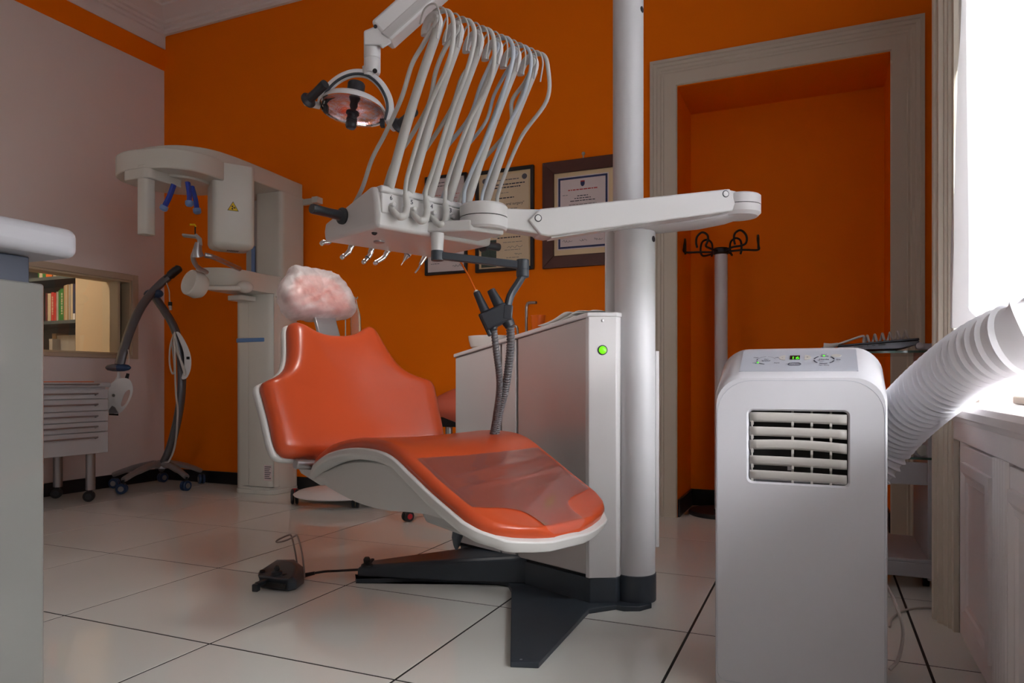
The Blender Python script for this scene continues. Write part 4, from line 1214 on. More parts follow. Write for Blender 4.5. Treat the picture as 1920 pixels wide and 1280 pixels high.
# disc: elongated, round at the sensor end
zd0, zd1 = 1.82, 1.90
do = [(p.x, p.y) for p in spl([(a, b, 0) for a, b in ((0.10, -0.03), (0.10, 0.25), (-0.05, 0.30), (-0.22, 0.30), (-0.38, 0.24), (-0.45, 0.13), (-0.43, 0.0), (-0.33, -0.11), (-0.18, -0.145), (-0.03, -0.10))], 5, True)]
do = [(p.x, p.y) for p in spl([(a, b, 0) for a, b in ((1.42, -0.80), (1.452, -0.935), (1.434, -1.06), (1.35, -1.155), (1.235, -1.188), (1.10, -1.196), (0.975, -1.148), (0.90, -1.04), (0.89, -0.88), (0.97, -0.73), (1.12, -0.65), (1.30, -0.67))], 5, True)]
MB().prism(do, 'z', zd0, 1.925).build('rotor_disc', 'xray_white', xr, smooth=30, bevel=0.008, seg=3)
dc = [(1.18 + 0.17 * math.cos(t * math.pi / 16), -0.92 + 0.17 * math.sin(t * math.pi / 16)) for t in range(32)]
MB().prism(dc, 'z', zd0 - 0.012, zd0 + 0.01).build('rotor_hub', 'xray_white', xr, smooth=30, bevel=0.004)
# tube head with round lower end
th = MB()
fo_ = rrect(0.0, 0.224, 0.0, 0.17, 0.022, 4)
zt0, zt1 = 1.452, 1.92
rs = []
for k, (s, z) in enumerate(((0.55, zt0), (0.80, zt0 + 0.006), (0.94, zt0 + 0.018), (1.0, zt0 + 0.036), (1.0, zt1))):
    rs.append([tr(0.112 + (a - 0.112) * s, 0.085 + (b - 0.085) * s, z) for a, b in fo_])
th.rings(rs); th = th.build('tube_head', 'xray_white', xr, smooth=40)
vg = MB()
for i in range(7):
    for j in range(3):
        p = tr(0.09 + i * 0.009, 0.05 + j * 0.014, zt0 + 0.002)
        vg.cyl(p, p + Vector((0, 0, -0.004)), 0.0028, n=8)
vg.build('vent_holes', 'black', th)
# warning sign: yellow triangle, black edge, trefoil
pc_ = W.hit(436, 386, 'd', 3.9)
lx, _ = TF.loc(pc_.x, pc_.y)
lx = 0.106; pz = W.hit(436, 385, 'd', 3.895).z
def tri(s, o): return [tr(lx + a * s, -o, pz + b * s) for a, b in ((-1, -0.577), (1, -0.577), (0, 1.155))]
MB().rings([tri(0.030, 0.0005), tri(0.030, 0.0012)]).build('sign_border', 'print_dark', th, smooth=0)
MB().rings([tri(0.026, 0.001), tri(0.026, 0.0018)]).build('warning_sign', 'yellow', th, smooth=0, label='yellow radiation warning triangle')
tf = MB()
for k in range(3):
    a0_ = math.radians(240 + 120 * k)
    pts = [tr(lx + r_ * math.cos(a0_ + d), -0.0024, pz + r_ * math.sin(a0_ + d)) for r_, d in ((0.0030, -0.5), (0.0115, -0.5), (0.0122, 0), (0.0115, 0.5), (0.0030, 0.5))]
    b = len(tf.v); tf.v += pts; tf.f.append(tuple(range(b, b + 5)))
cp2 = [tr(lx + 0.0022 * math.cos(t), -0.0024, pz + 0.0022 * math.sin(t)) for t in [math.pi * k / 4 for k in range(8)]]
b = len(tf.v); tf.v += cp2; tf.f.append(tuple(range(b, b + 8)))
tf.build('trefoil', 'print_dark', th, smooth=0)
# sensor column
p = W.hit(272, 350, 'd', 3.72)
l = R.loc(p.x, p.y)
zs = W.hit(272, 440, 'd', 3.72).z
rb = rrect(l[0] - 0.034, l[0] + 0.034, l[1] - 0.030, l[1] + 0.045, 0.024, 5)
MB().prism(rb, 'z', zs, zd0 + 0.02).build('sensor_column', 'xray_white', xr, bevel=0.004)
p2 = TF.loc(p.x, p.y)
MB().prism(rrect(l[0] - 0.13, l[0] + 0.055, l[1] - 0.036, l[1] + 0.20, 0.035, 5), 'z', zd0 - 0.05, zd0 + 0.004).build('sensor_mount', 'xray_white', xr, smooth=30, bevel=0.006)
# blue head supports
def blade(a, b, d, w=0.020):
    pts = [W.hit(*a, 'd', d), W.hit((a[0] + b[0]) / 2 + 1.5, (a[1] + b[1]) / 2, 'd', d), W.hit(*b, 'd', d)]
    pts = [Vector((*R.loc(q.x, q.y), q.z)) for q in pts]
    s_ = MB().tube(spl(pts, 5), w, 10, flat=0.6).build('head_support', 'blue_plastic', xr)
    e = pts[-1]; dd_ = (pts[-1] - pts[-2]).normalized()
    MB().lathe([(w * 1.02, -0.02), (w * 1.05, 0.0), (w * 0.7, 0.008), (0, 0.010)], e, dd_, 14).build('support_tip', 'blue_tip', s_)
blade((326, 346), (306, 392), 3.75)
blade((352, 342), (355, 384), 3.75)
blade((360, 350), (370, 398), 3.85)
# chin rest on two bent tubes
def xp(px, py, d):
    q = W.hit(px, py, 'd', d); return Vector((*R.loc(q.x, q.y), q.z))
MB().tube(spl([xp(384, 478, 3.75), xp(400, 482, 3.78), xp(425, 493, 3.9), xp(449, 504, 4.05)], 6), 0.0135, 12).build('support_tube', 'brushed', xr)
MB().tube(spl([xp(366, 470, 3.72), xp(362, 484, 3.74), xp(370, 500, 3.80), xp(387, 510, 3.95)], 6), 0.0125, 12).build('support_tube', 'brushed', xr)
MB().tube([xp(372, 455, 3.72), xp(370, 470, 3.72), xp(371, 480, 3.73)], [0.019, 0.028, 0.036], 14, flat=0.8).build('chin_socket', 'brushed', xr)
MB().bar(xp(342, 441, 3.70), xp(368, 444, 3.72), 0.05, 0.012).build('chin_plate', 'belly_grey', xr, bevel=0.004)
MB().tube([xp(366, 441, 3.72), xp(374, 448, 3.72), xp(375, 460, 3.72)], 0.012, 12).build('chin_bracket', 'belly_grey', xr)
MB().tube([xp(366, 441, 3.72), xp(366, 424, 3.72)], 0.0035, 8).build('bite_pin', 'black', xr)
MB().tube([xp(367, 425, 3.72), xp(365, 421, 3.72), xp(356, 421, 3.70)], 0.0045, 8).build('bite_block', 'yellow', xr, label='yellow bite block')
# pocket arm carrying the chin rest
po_ = [(1.30, -0.01), (1.305, -0.22), (1.28, -0.36), (1.29, -0.52), (1.26, -0.64), (1.17, -0.70), (1.07, -0.69), (1.00, -0.62), (0.98, -0.45), (0.96, -0.20), (0.95, -0.06)]
poo = po_[:1] + [(q.x, q.y) for q in spl([(a, b, 0) for a, b in po_[1:]], 4)]
pk = MB(); zk = [(1.0, 1.385), (1.0, 1.345), (0.96, 1.30), (0.88, 1.275)]
pk.rings([[(1.12 + (a - 1.12) * s, b * (1.0 if b > -0.26 else 0.26 / 0.26) * (s if b < -0.3 else 1), z) for a, b in poo] for s, z in zk])
pk.build('pocket_arm', 'xray_white', xr, smooth=40, bevel=0.004)
rbox(MB(), 1.085, 1.309, -0.26, -0.01, 1.255, 1.375, 0.03).build('carriage_foot', 'xray_white', xr, bevel=0.004)
# round mirror cup on a side rod
m0, m1 = xp(462, 540, 4.2), xp(378, 539, 4.0)
MB().tube([m0, m1], [0.016, 0.013], 12).build('side_rod', 'xray_white', xr)
MB().sphere(xp(459, 538, 4.2), 0.048, 18, 12, (1.0, 1.0, 0.75)).build('rod_joint', 'xray_white', xr)
rbox(MB(), 1.0, 1.13, -0.40, -0.22, 1.232, 1.262, 0.03).build('rod_mount', 'xray_white', xr, bevel=0.004)
ca = (xp(352, 533, 3.93) - m1).normalized()
MB().lathe([(0.0, 0.035), (0.03, 0.030), (0.062, 0.012), (0.076, -0.018), (0.072, -0.07), (0.066, -0.075), (0.0, -0.072)], xp(376, 537, 3.98), -ca + Vector((0, 0, -0.15)), 28).build('mirror_cup', 'xray_white', xr)
# bracket at the wall, right of the carriage
bk = MB(); bk.box(1.30, 1.40, -0.035, -0.012, 1.885, 1.925); bk.box(1.395, 1.44, -0.06, 0.0, 1.885, 1.925)
bk.build('wall_bracket', 'xray_white', xr, bevel=0.003)

# ================================================================== WHITENING LAMP ON A ROLLING STAND
st = thing('whitening_lamp_stand', 'grey bowed floor stand on castors with hanging white whitening lamp', 'lamp stand', R, (0.32, -0.31, 0.0))
BC_ = Vector((0.33, -0.30, 0.0))
feet = [R.hit(*p, 'z', 0.03) for p in ((231, 917), (350, 911), (385, 897), (205, 906), (303, 896))]
def caster(parent, p, r=0.03, wm='dark_plastic', hub='brushed', h=0.085, ang=0.4, body='dark_plastic'):
    d = Vector((math.cos(ang), math.sin(ang), 0)); s_ = Vector((-d.y, d.x, 0))
    c = Vector((p.x, p.y, r)) - d * 0.008
    cs = MB(); 
    for sg in (-1, 1): cs.lathe([(r * 0.9, 0.0), (r, 0.004), (r, 0.014), (r * 0.88, 0.018)], c + s_ * sg * 0.003, s_ * sg, 18)
    w = cs.build('caster', wm, parent)
    for sg in (-1, 1): MB().lathe([(r * 0.55, 0.0), (r * 0.5, 0.003)], c + s_ * sg * 0.020, s_ * sg, 14).build('caster_hub', hub, w)
    MB().tube([Vector((p.x, p.y, r * 1.2)), Vector((p.x, p.y, h))], 0.008, 10).build('caster_stem', body, w)
    MB().obox(Vector((p.x, p.y, r * 1.75)) - d * 0.004, (0.030, 0.030, r * 0.5), Matrix.Rotation(ang, 3, 'Z')).build('caster_fork', body, w, bevel=0.003)
    return w
hubz = 0.155
for k, f in enumerate(feet):
    f = Vector((max(f.x, 0.06), min(f.y, -0.06), 0))
    v = Vector((f.x - BC_.x, f.y - BC_.y, 0))
    P = [BC_ + Vector((0, 0, hubz)), BC_ + v * 0.25 + Vector((0, 0, hubz + 0.004)), BC_ + v * 0.7 + Vector((0, 0, 0.125)), BC_ + v * 1.0 + Vector((0, 0, 0.090))]
    MB().tube(spl(P, 5), [0.030] * 5 + [0.026] * 5 + [0.022] * 5 + [0.020], 12, flat=0.8).build('foot', 'stand_foot', st)
    caster(st, f, 0.034, 'navy', 'stand_foot', 0.09, ang=0.6 + k)
MB().lathe([(0.045, 0.13), (0.042, 0.17), (0.03, 0.185)], BC_, n=24).build('hub', 'stand_foot', st)
def sd(px, py, dy=0.0): 
    q = W.hit(px, py, 'd', 4.86 + dy); return Vector((*R.loc(q.x, q.y), q.z))
mast = [sd(302, 876), sd(318, 842), sd(334, 780), sd(341, 720), sd(338, 660), sd(327, 615), sd(310, 585), sd(293, 560)]
MB().tube(spl(mast, 6), 0.0365, 14, flat=0.7).build('mast', 'stand_tube', st)
boom = [sd(224, 684, -0.35), sd(232, 655, -0.32), sd(243, 622, -0.26), sd(262, 580, -0.16), sd(283, 551, -0.04), sd(302, 531, 0.02), sd(315, 520, 0.04)]
MB().tube(spl(boom, 6), 0.0350, 14, flat=0.7).build('boom', 'stand_tube', st)
MB().tube(spl([sd(308, 526, 0.03), sd(315, 520, 0.04), sd(325, 511, 0.05), sd(334, 504, 0.06), sd(338, 500, 0.07)], 4), [0.026] * 2 + [0.03] * 4 + [0.036] * 5 + [0.034] * 3 + [0.028, 0.018, 0.006], 14, flat=0.8).build('boom_end', 'dark_plastic', st)
MB().sphere(sd(288, 551, 0.0), 0.085, 20, 10, (1.0, 0.45, 0.42)).build('shoulder_knob', 'navy', st, label='dark blue oval joint knob')
MB().cyl(sd(289, 562), sd(289, 556), 0.018).build('shoulder_pin', 'black', st)
kb = sd(221, 689, -0.36)
kr = MB().tube([kb + (R.hit(245, 689, 'd', 4.5) - R.hit(221, 689, 'd', 4.5)) * t for t in (-0.95, -0.8, -0.4, 0.02)], [0.006, 0.017, 0.023, 0.024], 16)
kr.build('head_knob', 'stand_tube', st)
kr = MB().tube([kb + (R.hit(245, 689, 'd', 4.5) - R.hit(221, 689, 'd', 4.5)) * t for t in (0.02, 0.5, 0.85, 1.0)], [0.024, 0.023, 0.016, 0.006], 16)
kr.build('head_knob_blue', 'navy', st)
# lamp head: closed shell with a handle loop
dh = 4.5
def lh(px, py, t=0.0):
    q = W.hit(px, py, 'd', dh + t); return Vector((*R.loc(q.x, q.y), q.z))
hd = [(203, 752), (203, 735), (206, 722), (214, 714), (226, 709), (238, 709), (245, 714), (249, 724), (249, 735), (245, 748), (238, 760), (230, 770), (222, 775), (212, 775), (203, 773)]
hole = [(244, 732), (240, 731), (234, 737), (229, 750), (227, 758), (229, 762), (235, 757), (242, 744)]
bm = bmesh.new()
def loop3(pts, t):
    vs_ = [bm.verts.new(lh(a, b, t)) for a, b in pts]
    return vs_, [bm.edges.new((vs_[i], vs_[(i + 1) % len(vs_)])) for i in range(len(vs_))]
hdS = [(p.x, p.y) for p in spl([(a, b, 0) for a, b in hd], 3, True)]
hoS = [(p.x, p.y) for p in spl([(a, b, 0) for a, b in hole], 3, True)]
lay = []
for t in (-0.045, 0.045):
    a_, ea = loop3(hdS, t); b_, eb = loop3(hoS, t)
    bmesh.ops.triangle_fill(bm, edges=ea + eb, use_beauty=True)
    lay.append((a_, b_))
for w_ in (0, 1):
    A_, B_ = lay[0][w_], lay[1][w_]
    for i in range(len(A_)):
        bm.faces.new((A_[i], A_[(i + 1) % len(A_)], B_[(i + 1) % len(A_)], B_[i]))
bm.verts.index_update()
hm = MB(); hm.v = [v.co.copy() for v in bm.verts]; hm.f = [tuple(v.index for v in f.verts) for f in bm.faces]; bm.free()
hl = hm.build('lamp_head', 'lamp_white', st, smooth=50, bevel=0.012, seg=3)
MB().rings([[lh(a, b, t) for a, b in ((204, 775), (204, 768), (210, 760), (216, 763), (223, 774))] for t in (-0.049, 0.049)]).build('lamp_nose', 'stand_foot', hl, bevel=0.004)
MB().rings([[lh(a, b, t) for a, b in ((204, 775), (222, 775), (222, 779), (204, 778))] for t in (-0.03, 0.03)]).build('lamp_window', 'black', hl)
MB().tube([lh(222, 697), lh(223, 706), lh(219, 716)], [0.006, 0.011, 0.016], 12).build('lamp_neck', 'lamp_white', hl)
MB().tube([lh(240, 700), lh(237, 711)], [0.009, 0.011], 12).build('lamp_plug', 'black', hl)
e_ = lh(213, 741, -0.046)
MB().lathe([(0.010, 0), (0.009, 0.001)], e_, R.M.inverted().to_3x3() @ Vector((0, -1, 0)), 18).build('lamp_badge', 'brushed', hl)
# power supply on the mast, with looped cable
def sup(px, py, t=0.0): return sd(px, py, t)
so = [(330, 622), (338, 625), (350, 645), (358, 668), (358, 690), (352, 706), (345, 711), (340, 708), (345, 690), (344, 660), (335, 635)]
sS = [(p.x, p.y) for p in spl([(a, b, 0) for a, b in so], 3, True)]
pw_ = MB().rings([[sup(a, b, t) for a, b in sS] for t in (-0.06, 0.06)]).build('power_supply', 'lamp_white', st, smooth=50, bevel=0.012, seg=3)
MB().obox(sup(353, 671, -0.061), (0.016, 0.016, 0.018)).build('supply_switch', 'black', pw_)
cab = [sup(328, 622, -0.05), sup(326, 640, -0.06), sup(332, 660, -0.07), sup(345, 690, -0.07), sup(347, 703, -0.07), sup(343, 690, -0.072), sup(333, 655, -0.07), sup(327, 625, -0.07), sup(328, 680, -0.07), sup(330, 740, -0.07), sup(333, 770, -0.07), sup(329, 830, -0.06), sup(318, 862, -0.05), sup(309, 868, -0.04)]
MB().tube(spl(cab, 8), 0.0065, 8).build('power_cable', 'cable_white', st)
MB().tube(spl([sup(326, 625, -0.05), sup(319, 650, -0.06), sup(318, 680, -0.06), sup(323, 700, -0.06), sup(327, 690, -0.06), sup(322, 640, -0.05)], 8), 0.0055, 8).build('looped_cable', 'cable_white', st)
MB().tube(spl([sup(312, 530), sup(317, 545), sup(318, 562), sup(319, 568)], 6), 0.004, 8).build('head_cable', 'cable_white', st)
MB().tube([sup(319, 566), sup(319, 573)], 0.013, 12).build('cable_plug', 'black', st)
MB().tube([sup(319, 573), sup(320, 581)], [0.012, 0.009], 12).build('plug_cap', 'cable_white', st)
MB().tube(spl([sd(240, 655, -0.35), sd(242, 668, -0.36), sd(242, 684, -0.37)], 6), 0.003, 8).build('lamp_cable', 'cable_white', st)

# ================================================================== DRAWER TROLLEY BY THE LEFT WALL
XT = 0.47
tr_ = thing('drawer_trolley', 'light grey instrument trolley with six drawers on steel legs by the left wall', 'drawer trolley', R, (0.28, -1.1, 0.0))
TY0, TY1 = -0.8073, -1.46
MB().box(0.07, XT - 0.018, TY0 - 0.004, TY1 + 0.004, 0.289, 0.700).build('carcass', 'drawer_white', tr_, bevel=0.003)
MB().box(0.06, XT + 0.012, TY0 + 0.012, TY1 - 0.012, 0.686, 0.716).build('worktop', 'drawer_white', tr_, bevel=0.008)
MB().box(0.08, XT - 0.03, TY0 - 0.07, TY1 + 0.04, 0.716, 0.721).build('top_mat', 'orange_mat', tr_, bevel=0.002, label='bright orange mat on top')
rows = [(737, 775 * 0 + 0)]
# drawer joints read off the right edge of the trolley
jz = [R.hit(203, y, 'x', XT).z for y in (729, 747, 769, 789, 808, 848)]
for k in range(5):
    z1_, z0_ = jz[k] - 0.002, jz[k + 1] + 0.002
    d = MB().box(XT - 0.018, XT, TY0, TY1, z0_, z1_).build('drawer', 'drawer_white', tr_, bevel=0.0025)
    hz = z0_ + (z1_ - z0_) * (0.55 if k < 4 else 0.78)
    ha, hb2 = TY0 - 0.085, TY1 + 0.085
    hp = [Vector((XT, ha, hz - 0.008)), Vector((XT + 0.022, ha, hz)), Vector((XT + 0.024, ha - 0.02, hz)), Vector((XT + 0.024, hb2 + 0.02, hz)), Vector((XT + 0.022, hb2, hz)), Vector((XT, hb2, hz - 0.008))]
    MB().tube(hp, 0.0048, 8).build('drawer_handle', 'stand_foot', d)
hz = 0.704
d = MB().box(XT - 0.005, XT + 0.013, TY0 - 0.03, TY1 + 0.03, 0.690, 0.712).build('pull_board', 'drawer_white', tr_, bevel=0.003)
MB().tube([Vector((XT + 0.010, TY0 - 0.08, hz - 0.004)), Vector((XT + 0.03, TY0 - 0.08, hz)), Vector((XT + 0.03, TY1 + 0.08, hz)), Vector((XT + 0.010, TY1 + 0.08, hz - 0.004))], 0.0048, 8).build('drawer_handle', 'stand_foot', d)
for (x, y) in ((XT - 0.055, TY0 - 0.075), (0.12, TY0 - 0.075), (XT - 0.055, TY1 + 0.075), (0.12, TY1 + 0.075)):
    MB().cyl((x, y, 0.07), (x, y, 0.292), 0.026, n=20).build('leg', 'brushed', tr_)
    caster(tr_, Vector((x, y, 0)), 0.032, 'black', 'dark_plastic', 0.075, ang=0.8)

# ================================================================== FOREGROUND CABINET ON THE LEFT
cf = W.hit(87, 700, 'd', 1.45)
cu, cv = R.loc(cf.x, cf.y)
zc = W.hit(87, 533, 'd', 1.45).z; zd = W.hit(70, 480, 'd', 1.44).z
cab1 = thing('side_cabinet', 'glossy pale grey floor cabinet with dark top band close by on the left', 'cabinet', R, (cu - 0.3, cv - 0.5, 0.0))
MB().prism(rrect(cu - 0.55, cu, cv - 1.1, cv, 0.012, 4), 'z', 0.0, zc).build('cabinet_front', 'gloss_white', cab1, bevel=0.004)
MB().box(cu - 0.53, cu - 0.022, cv - 1.1, cv - 0.02, zc, zd - 0.002).build('dark_band', 'slate', cab1, bevel=0.002)
zt_ = W.hit(110, 437, 'd', 1.5).z
wt_ = MB(); wt_.prism(rrect(cu - 0.57, cu + 0.045, cv - 1.15, cv + 0.045, 0.03, 5), 'z', zd, zt_)
single(wt_, 'counter_top', 'thick white counter slab with rounded edge on the left cabinet', 'counter top', 'counter_white', R, (cu - 0.3, cv - 0.5, zd), bevel=0.018, seg=4)
# ================================================================== FRAMED CERTIFICATES
def framed(name, label, x0, x1, z0, z1, fw, fmat, mount, mmat):
    t = thing(name, label, 'framed certificate', R, ((x0 + x1) / 2, -0.002, z0))
    y0, y1 = -0.024, -0.002
    def side(poly): return MB().rings([[(a, y0, b) for a, b in poly], [(a, y1, b) for a, b in poly]]).build('frame_side', fmat, t, bevel=0.003)
    side([(x0, z0), (x1, z0), (x1 - fw, z0 + fw), (x0 + fw, z0 + fw)]); side([(x0, z1), (x1, z1), (x1 - fw, z1 - fw), (x0 + fw, z1 - fw)])
    side([(x0, z0), (x0 + fw, z0 + fw), (x0 + fw, z1 - fw), (x0, z1)]); side([(x1, z0), (x1 - fw, z0 + fw), (x1 - fw, z1 - fw), (x1, z1)])
    MB().box(x0 + fw, x1 - fw, -0.010, y1, z0 + fw, z1 - fw).build('mount', mmat, t, smooth=0)
    return t
YP_ = -0.0115
def sheet(t, x0, x1, z0, z1, m, y=YP_, name='sheet'): return MB().box(x0, x1, y, -0.009, z0, z1).build(name, m, t, smooth=0)
def lines(t, xc, z, widths, h, gap, m='print_grey', y=-0.0122, jit=True):
    """rows of print too small to read: dashes of word length"""
    random.seed(int(xc * 1000) + int(z * 1000))
    mb = MB()
    for w in widths:
        x = xc - w / 2
        while x < xc + w / 2 - 0.004:
            l_ = random.uniform(0.008, 0.026)
            l_ = min(l_, xc + w / 2 - x)
            mb.box(x, x + l_, y, y + 0.0005, z - h / 2, z + h / 2)
            x += l_ + 0.004
        z -= gap
    mb.build('print_line', m, t, smooth=0, kind='stuff')
def scribble(t, x, z, w, h, y=-0.0122):
    random.seed(int(x * 999))
    pts = [Vector((x + w * k / 9 + random.uniform(-.006, .006), y, z + h * (0.5 + 0.5 * math.sin(k * 2.3)) * random.uniform(.3, 1))) for k in range(10)]
    MB().tube(spl(pts, 3), 0.0009, 5).build('signature', 'print_grey', t)
# large, dark wood frame with cream mount
t = framed('framed_certificate', 'large certificate in wide dark wood frame with cream mount, nearest the pillar', 2.992, 3.560, 1.360, 1.961, 0.068, 'wood_dark', True, 'mat_cream')
sx0, sx1 = R.hit(1058, 400, 'y', -0.012).x, R.hit(1139, 400, 'y', -0.012).x
sz0, sz1 = R.hit(1050, 467, 'y', -0.012).z, R.hit(1050, 335, 'y', -0.012).z
sx0 = R.hit(1047, 400, 'y', -0.012).x
sheet(t, sx0 - 0.006, sx1 + 0.006, sz0 - 0.006, sz1 + 0.006, 'paper_pink')
for (a, b, c_, d_) in ((sx0, sx1, sz0, sz0 + 0.011), (sx0, sx1, sz1 - 0.011, sz1), (sx0, sx0 + 0.011, sz0, sz1), (sx1 - 0.011, sx1, sz0, sz1)):
    sheet(t, a, b, c_, d_, 'print_blue', -0.0121, 'printed_border')
xm = (sx0 + sx1) / 2
sh = MB(); zz = sz1 - 0.036
sh.rings([[(xm + a, y, zz + b) for a, b in ((-0.012, 0.005), (0.012, 0.005), (0.0118, -0.008), (0.007, -0.017), (0.0, -0.021), (-0.007, -0.017), (-0.0118, -0.008))] for y in (-0.0124, -0.011)])
sh.build('crest', 'print_blue', t, smooth=0)
MB().box(xm - 0.012, xm + 0.012, -0.0126, -0.011, zz + 0.005, zz + 0.012).build('crest_chief', 'print_red', t, smooth=0)
lines(t, xm, sz1 - 0.072, [0.17], 0.006, 0.01, 'print_red')
lines(t, sx0 + 0.04, sz1 - 0.098, [0.03], 0.0025, 0.01)
lines(t, xm, sz1 - 0.107, [0.062, 0.095, 0.145], 0.0045, 0.0135, 'print_dark')
lines(t, xm, sz1 - 0.155, [0.16, 0.12, 0.15, 0.13], 0.003, 0.035)
lines(t, xm, sz0 + 0.10, [0.17, 0.08], 0.003, 0.014)
for x in (sx0 + 0.03, xm - 0.02, sx1 - 0.075): scribble(t, x, sz0 + 0.035, 0.05, 0.016)
# middle, thin black frame, cream sheet with pale print
t = framed('framed_certificate', 'certificate with two round seals in thin black frame, middle of the three', 2.566, 2.938, 1.363, 1.961, 0.020, 'frame_black', True, 'mat_cream')
x0, x1, z0, z1 = 2.600, 2.905, 1.390, 1.925
sheet(t, x0, x1, z0, z1, 'paper_cream')
for (xs, zs) in ((x0 + 0.025, z1 - 0.025), (x1 - 0.027, z1 - 0.022)):
    MB().lathe([(0.016, 0), (0.016, 0.0006)], (xs, -0.0115, zs), (0, -1, 0), 24).build('seal', 'print_grey', t)
xm = (x0 + x1) / 2
lines(t, xm, z1 - 0.030, [0.18], 0.005, 0.01)
lines(t, xm, z1 - 0.056, [0.26, 0.20], 0.0065, 0.018, 'print_dark')
lines(t, xm, z1 - 0.105, [0.05], 0.0025, 0.01)
lines(t, xm, z1 - 0.135, [0.12], 0.006, 0.01, 'print_dark')
lettering('in oral surgery"', 0.022, 'printed_words', 'print_dark', t, facing_y(xm + 0.055, -0.0122, z1 - 0.172), 0.0002)
lines(t, xm - 0.075, z1 - 0.172, [0.09], 0.007, 0.01, 'print_dark')
lines(t, xm, z1 - 0.20, [0.16, 0.1, 0.14, 0.12, 0.15], 0.003, 0.03)
lines(t, xm + 0.03, z0 + 0.168, [0.15], 0.006, 0.02, 'print_dark')
lines(t, xm + 0.05, z0 + 0.14, [0.12, 0.10, 0.08], 0.0025, 0.045)
scribble(t, xm + 0.02, z0 + 0.105, 0.09, 0.02); scribble(t, xm + 0.06, z0 + 0.065, 0.05, 0.014)
sheet(t, x0 + 0.002, x0 + 0.10, z0 + 0.002, z0 + 0.16, 'print_green', -0.0119, 'printed_picture')
# small, thin black frame, pale sheet, hangs slightly out of square
t = framed('framed_certificate', 'small pale certificate in thin black frame behind the hoses, farthest left of the three', 2.222, 2.508, 1.368, 1.968, 0.016, 'frame_black', True, 'paper_pink')
lines(t, 2.365, 1.925, [0.11, 0.14], 0.005, 0.02)
lines(t, 2.365, 1.85, [0.18, 0.15, 0.2, 0.17, 0.19, 0.16, 0.2, 0.15], 0.003, 0.024, 'print_red')
lines(t, 2.29, 1.435, [0.06], 0.003, 0.02); lines(t, 2.44, 1.445, [0.07], 0.003, 0.02)
scribble(t, 2.41, 1.41, 0.07, 0.018)
# nail over the large frame
n0 = R.hit(1093, 289, 'y', -0.01)
mb = MB(); mb.lathe([(0.010, 0.0), (0.010, 0.004), (0.007, 0.008), (0, 0.010)], (n0.x, 0.0, n0.z + 0.006), (0, -1, 0), 16); mb.box(n0.x - 0.003, n0.x + 0.003, -0.006, 0.0, n0.z - 0.022, n0.z + 0.002)
single(mb, 'picture_hook', 'pale wall hook above the large dark wood frame', 'hook', 'cable_white', R, (n0.x, 0, n0.z - 0.02))

# ================================================================== PORTABLE AIR CONDITIONER
AY = -2.1093; AX0, AX1 = 4.2206, 4.5779
ac = thing('air_conditioner', 'white portable air conditioner with open front louvers and grey control panel', 'air conditioner', R, ((AX0 + AX1) / 2, AY + 0.16, 0.0))
def ac_out(zt, r, ins=0.0, zb_=0.008):
    rb_ = 0.02
    return rrect(AX0 + ins, AX1 - ins, zb_, zt - 0.0, [rb_, rb_, r, r], 8)
st_ = [(AY, 0.728, 0.062, 0.004), (AY + 0.004, 0.733, 0.062, 0.001), (AY + 0.012, 0.740, 0.062, 0.0), (AY + 0.13, 0.797, 0.062, 0.0), (AY + 0.145, 0.800, 0.062, 0.002), (AY + 0.30, 0.795, 0.06, 0.004), (AY + 0.315, 0.785, 0.055, 0.012)]
g0, g1 = R.hit(1400, 766, 'y', AY), R.hit(1594, 914, 'y', AY)
gx0, gx1, gz0, gz1 = g0.x, g1.x, R.hit(1400, 905, 'y', AY).z, g0.z
bm = bmesh.new()
rings_ = []
for (y, zt, r, ins) in st_:
    rings_.append([bm.verts.new((a, y, b)) for a, b in ac_out(zt, r, ins)])
n_v = len(rings_[0])
for A_, B_ in zip(rings_, rings_[1:]):
    for i in range(n_v): bm.faces.new((A_[i], A_[(i + 1) % n_v], B_[(i + 1) % n_v], B_[i]))
bm.faces.new(rings_[-1])
hv = [bm.verts.new((a, AY, b)) for a, b in rrect(gx0, gx1, gz0, gz1, 0.012, 4)]
hi = [bm.verts.new((a, AY + 0.006, b)) for a, b in rrect(gx0 + 0.004, gx1 - 0.004, gz0 + 0.004, gz1 - 0.004, 0.010, 4)]
hb3 = [bm.verts.new((a, AY + 0.055, b)) for a, b in rrect(gx0 + 0.004, gx1 - 0.004, gz0 + 0.004, gz1 - 0.004, 0.010, 4)]
def loop_e(vs_):
    out = []
    for i in range(len(vs_)):
        e = bm.edges.get((vs_[i], vs_[(i + 1) % len(vs_)])) or bm.edges.new((vs_[i], vs_[(i + 1) % len(vs_)]))
        out.append(e)
    return out
bmesh.ops.triangle_fill(bm, edges=loop_e(rings_[0]) + loop_e(hv), use_beauty=True)
for A_, B_ in ((hv, hi), (hi, hb3)):
    for i in range(len(A_)): bm.faces.new((A_[i], A_[(i + 1) % len(A_)], B_[(i + 1) % len(A_)], B_[i]))
bm.verts.index_update()
am = MB(); am.v = [v.co.copy() for v in bm.verts]; am.f = [tuple(v.index for v in f.verts) for f in bm.faces]; bm.free()
acb = am.build('ac_body', 'ac_white', ac, smooth=32)
MB().box(gx0 - 0.002, gx1 + 0.002, AY + 0.054, AY + 0.058, gz0 - 0.002, gz1 + 0.002).build('grille_back', 'black', ac)
for k, px in enumerate((1486, 1522, 1558)):
    x = R.hit(px, 800, 'y', AY + 0.04).x
    MB().box(x - 0.0022, x + 0.0022, AY + 0.03, AY + 0.05, gz0, gz1).build('grille_bar', 'ac_louver', ac)
lv = [(772, 790), (799, 816), (824, 842), (853, 870), (880, 897)]
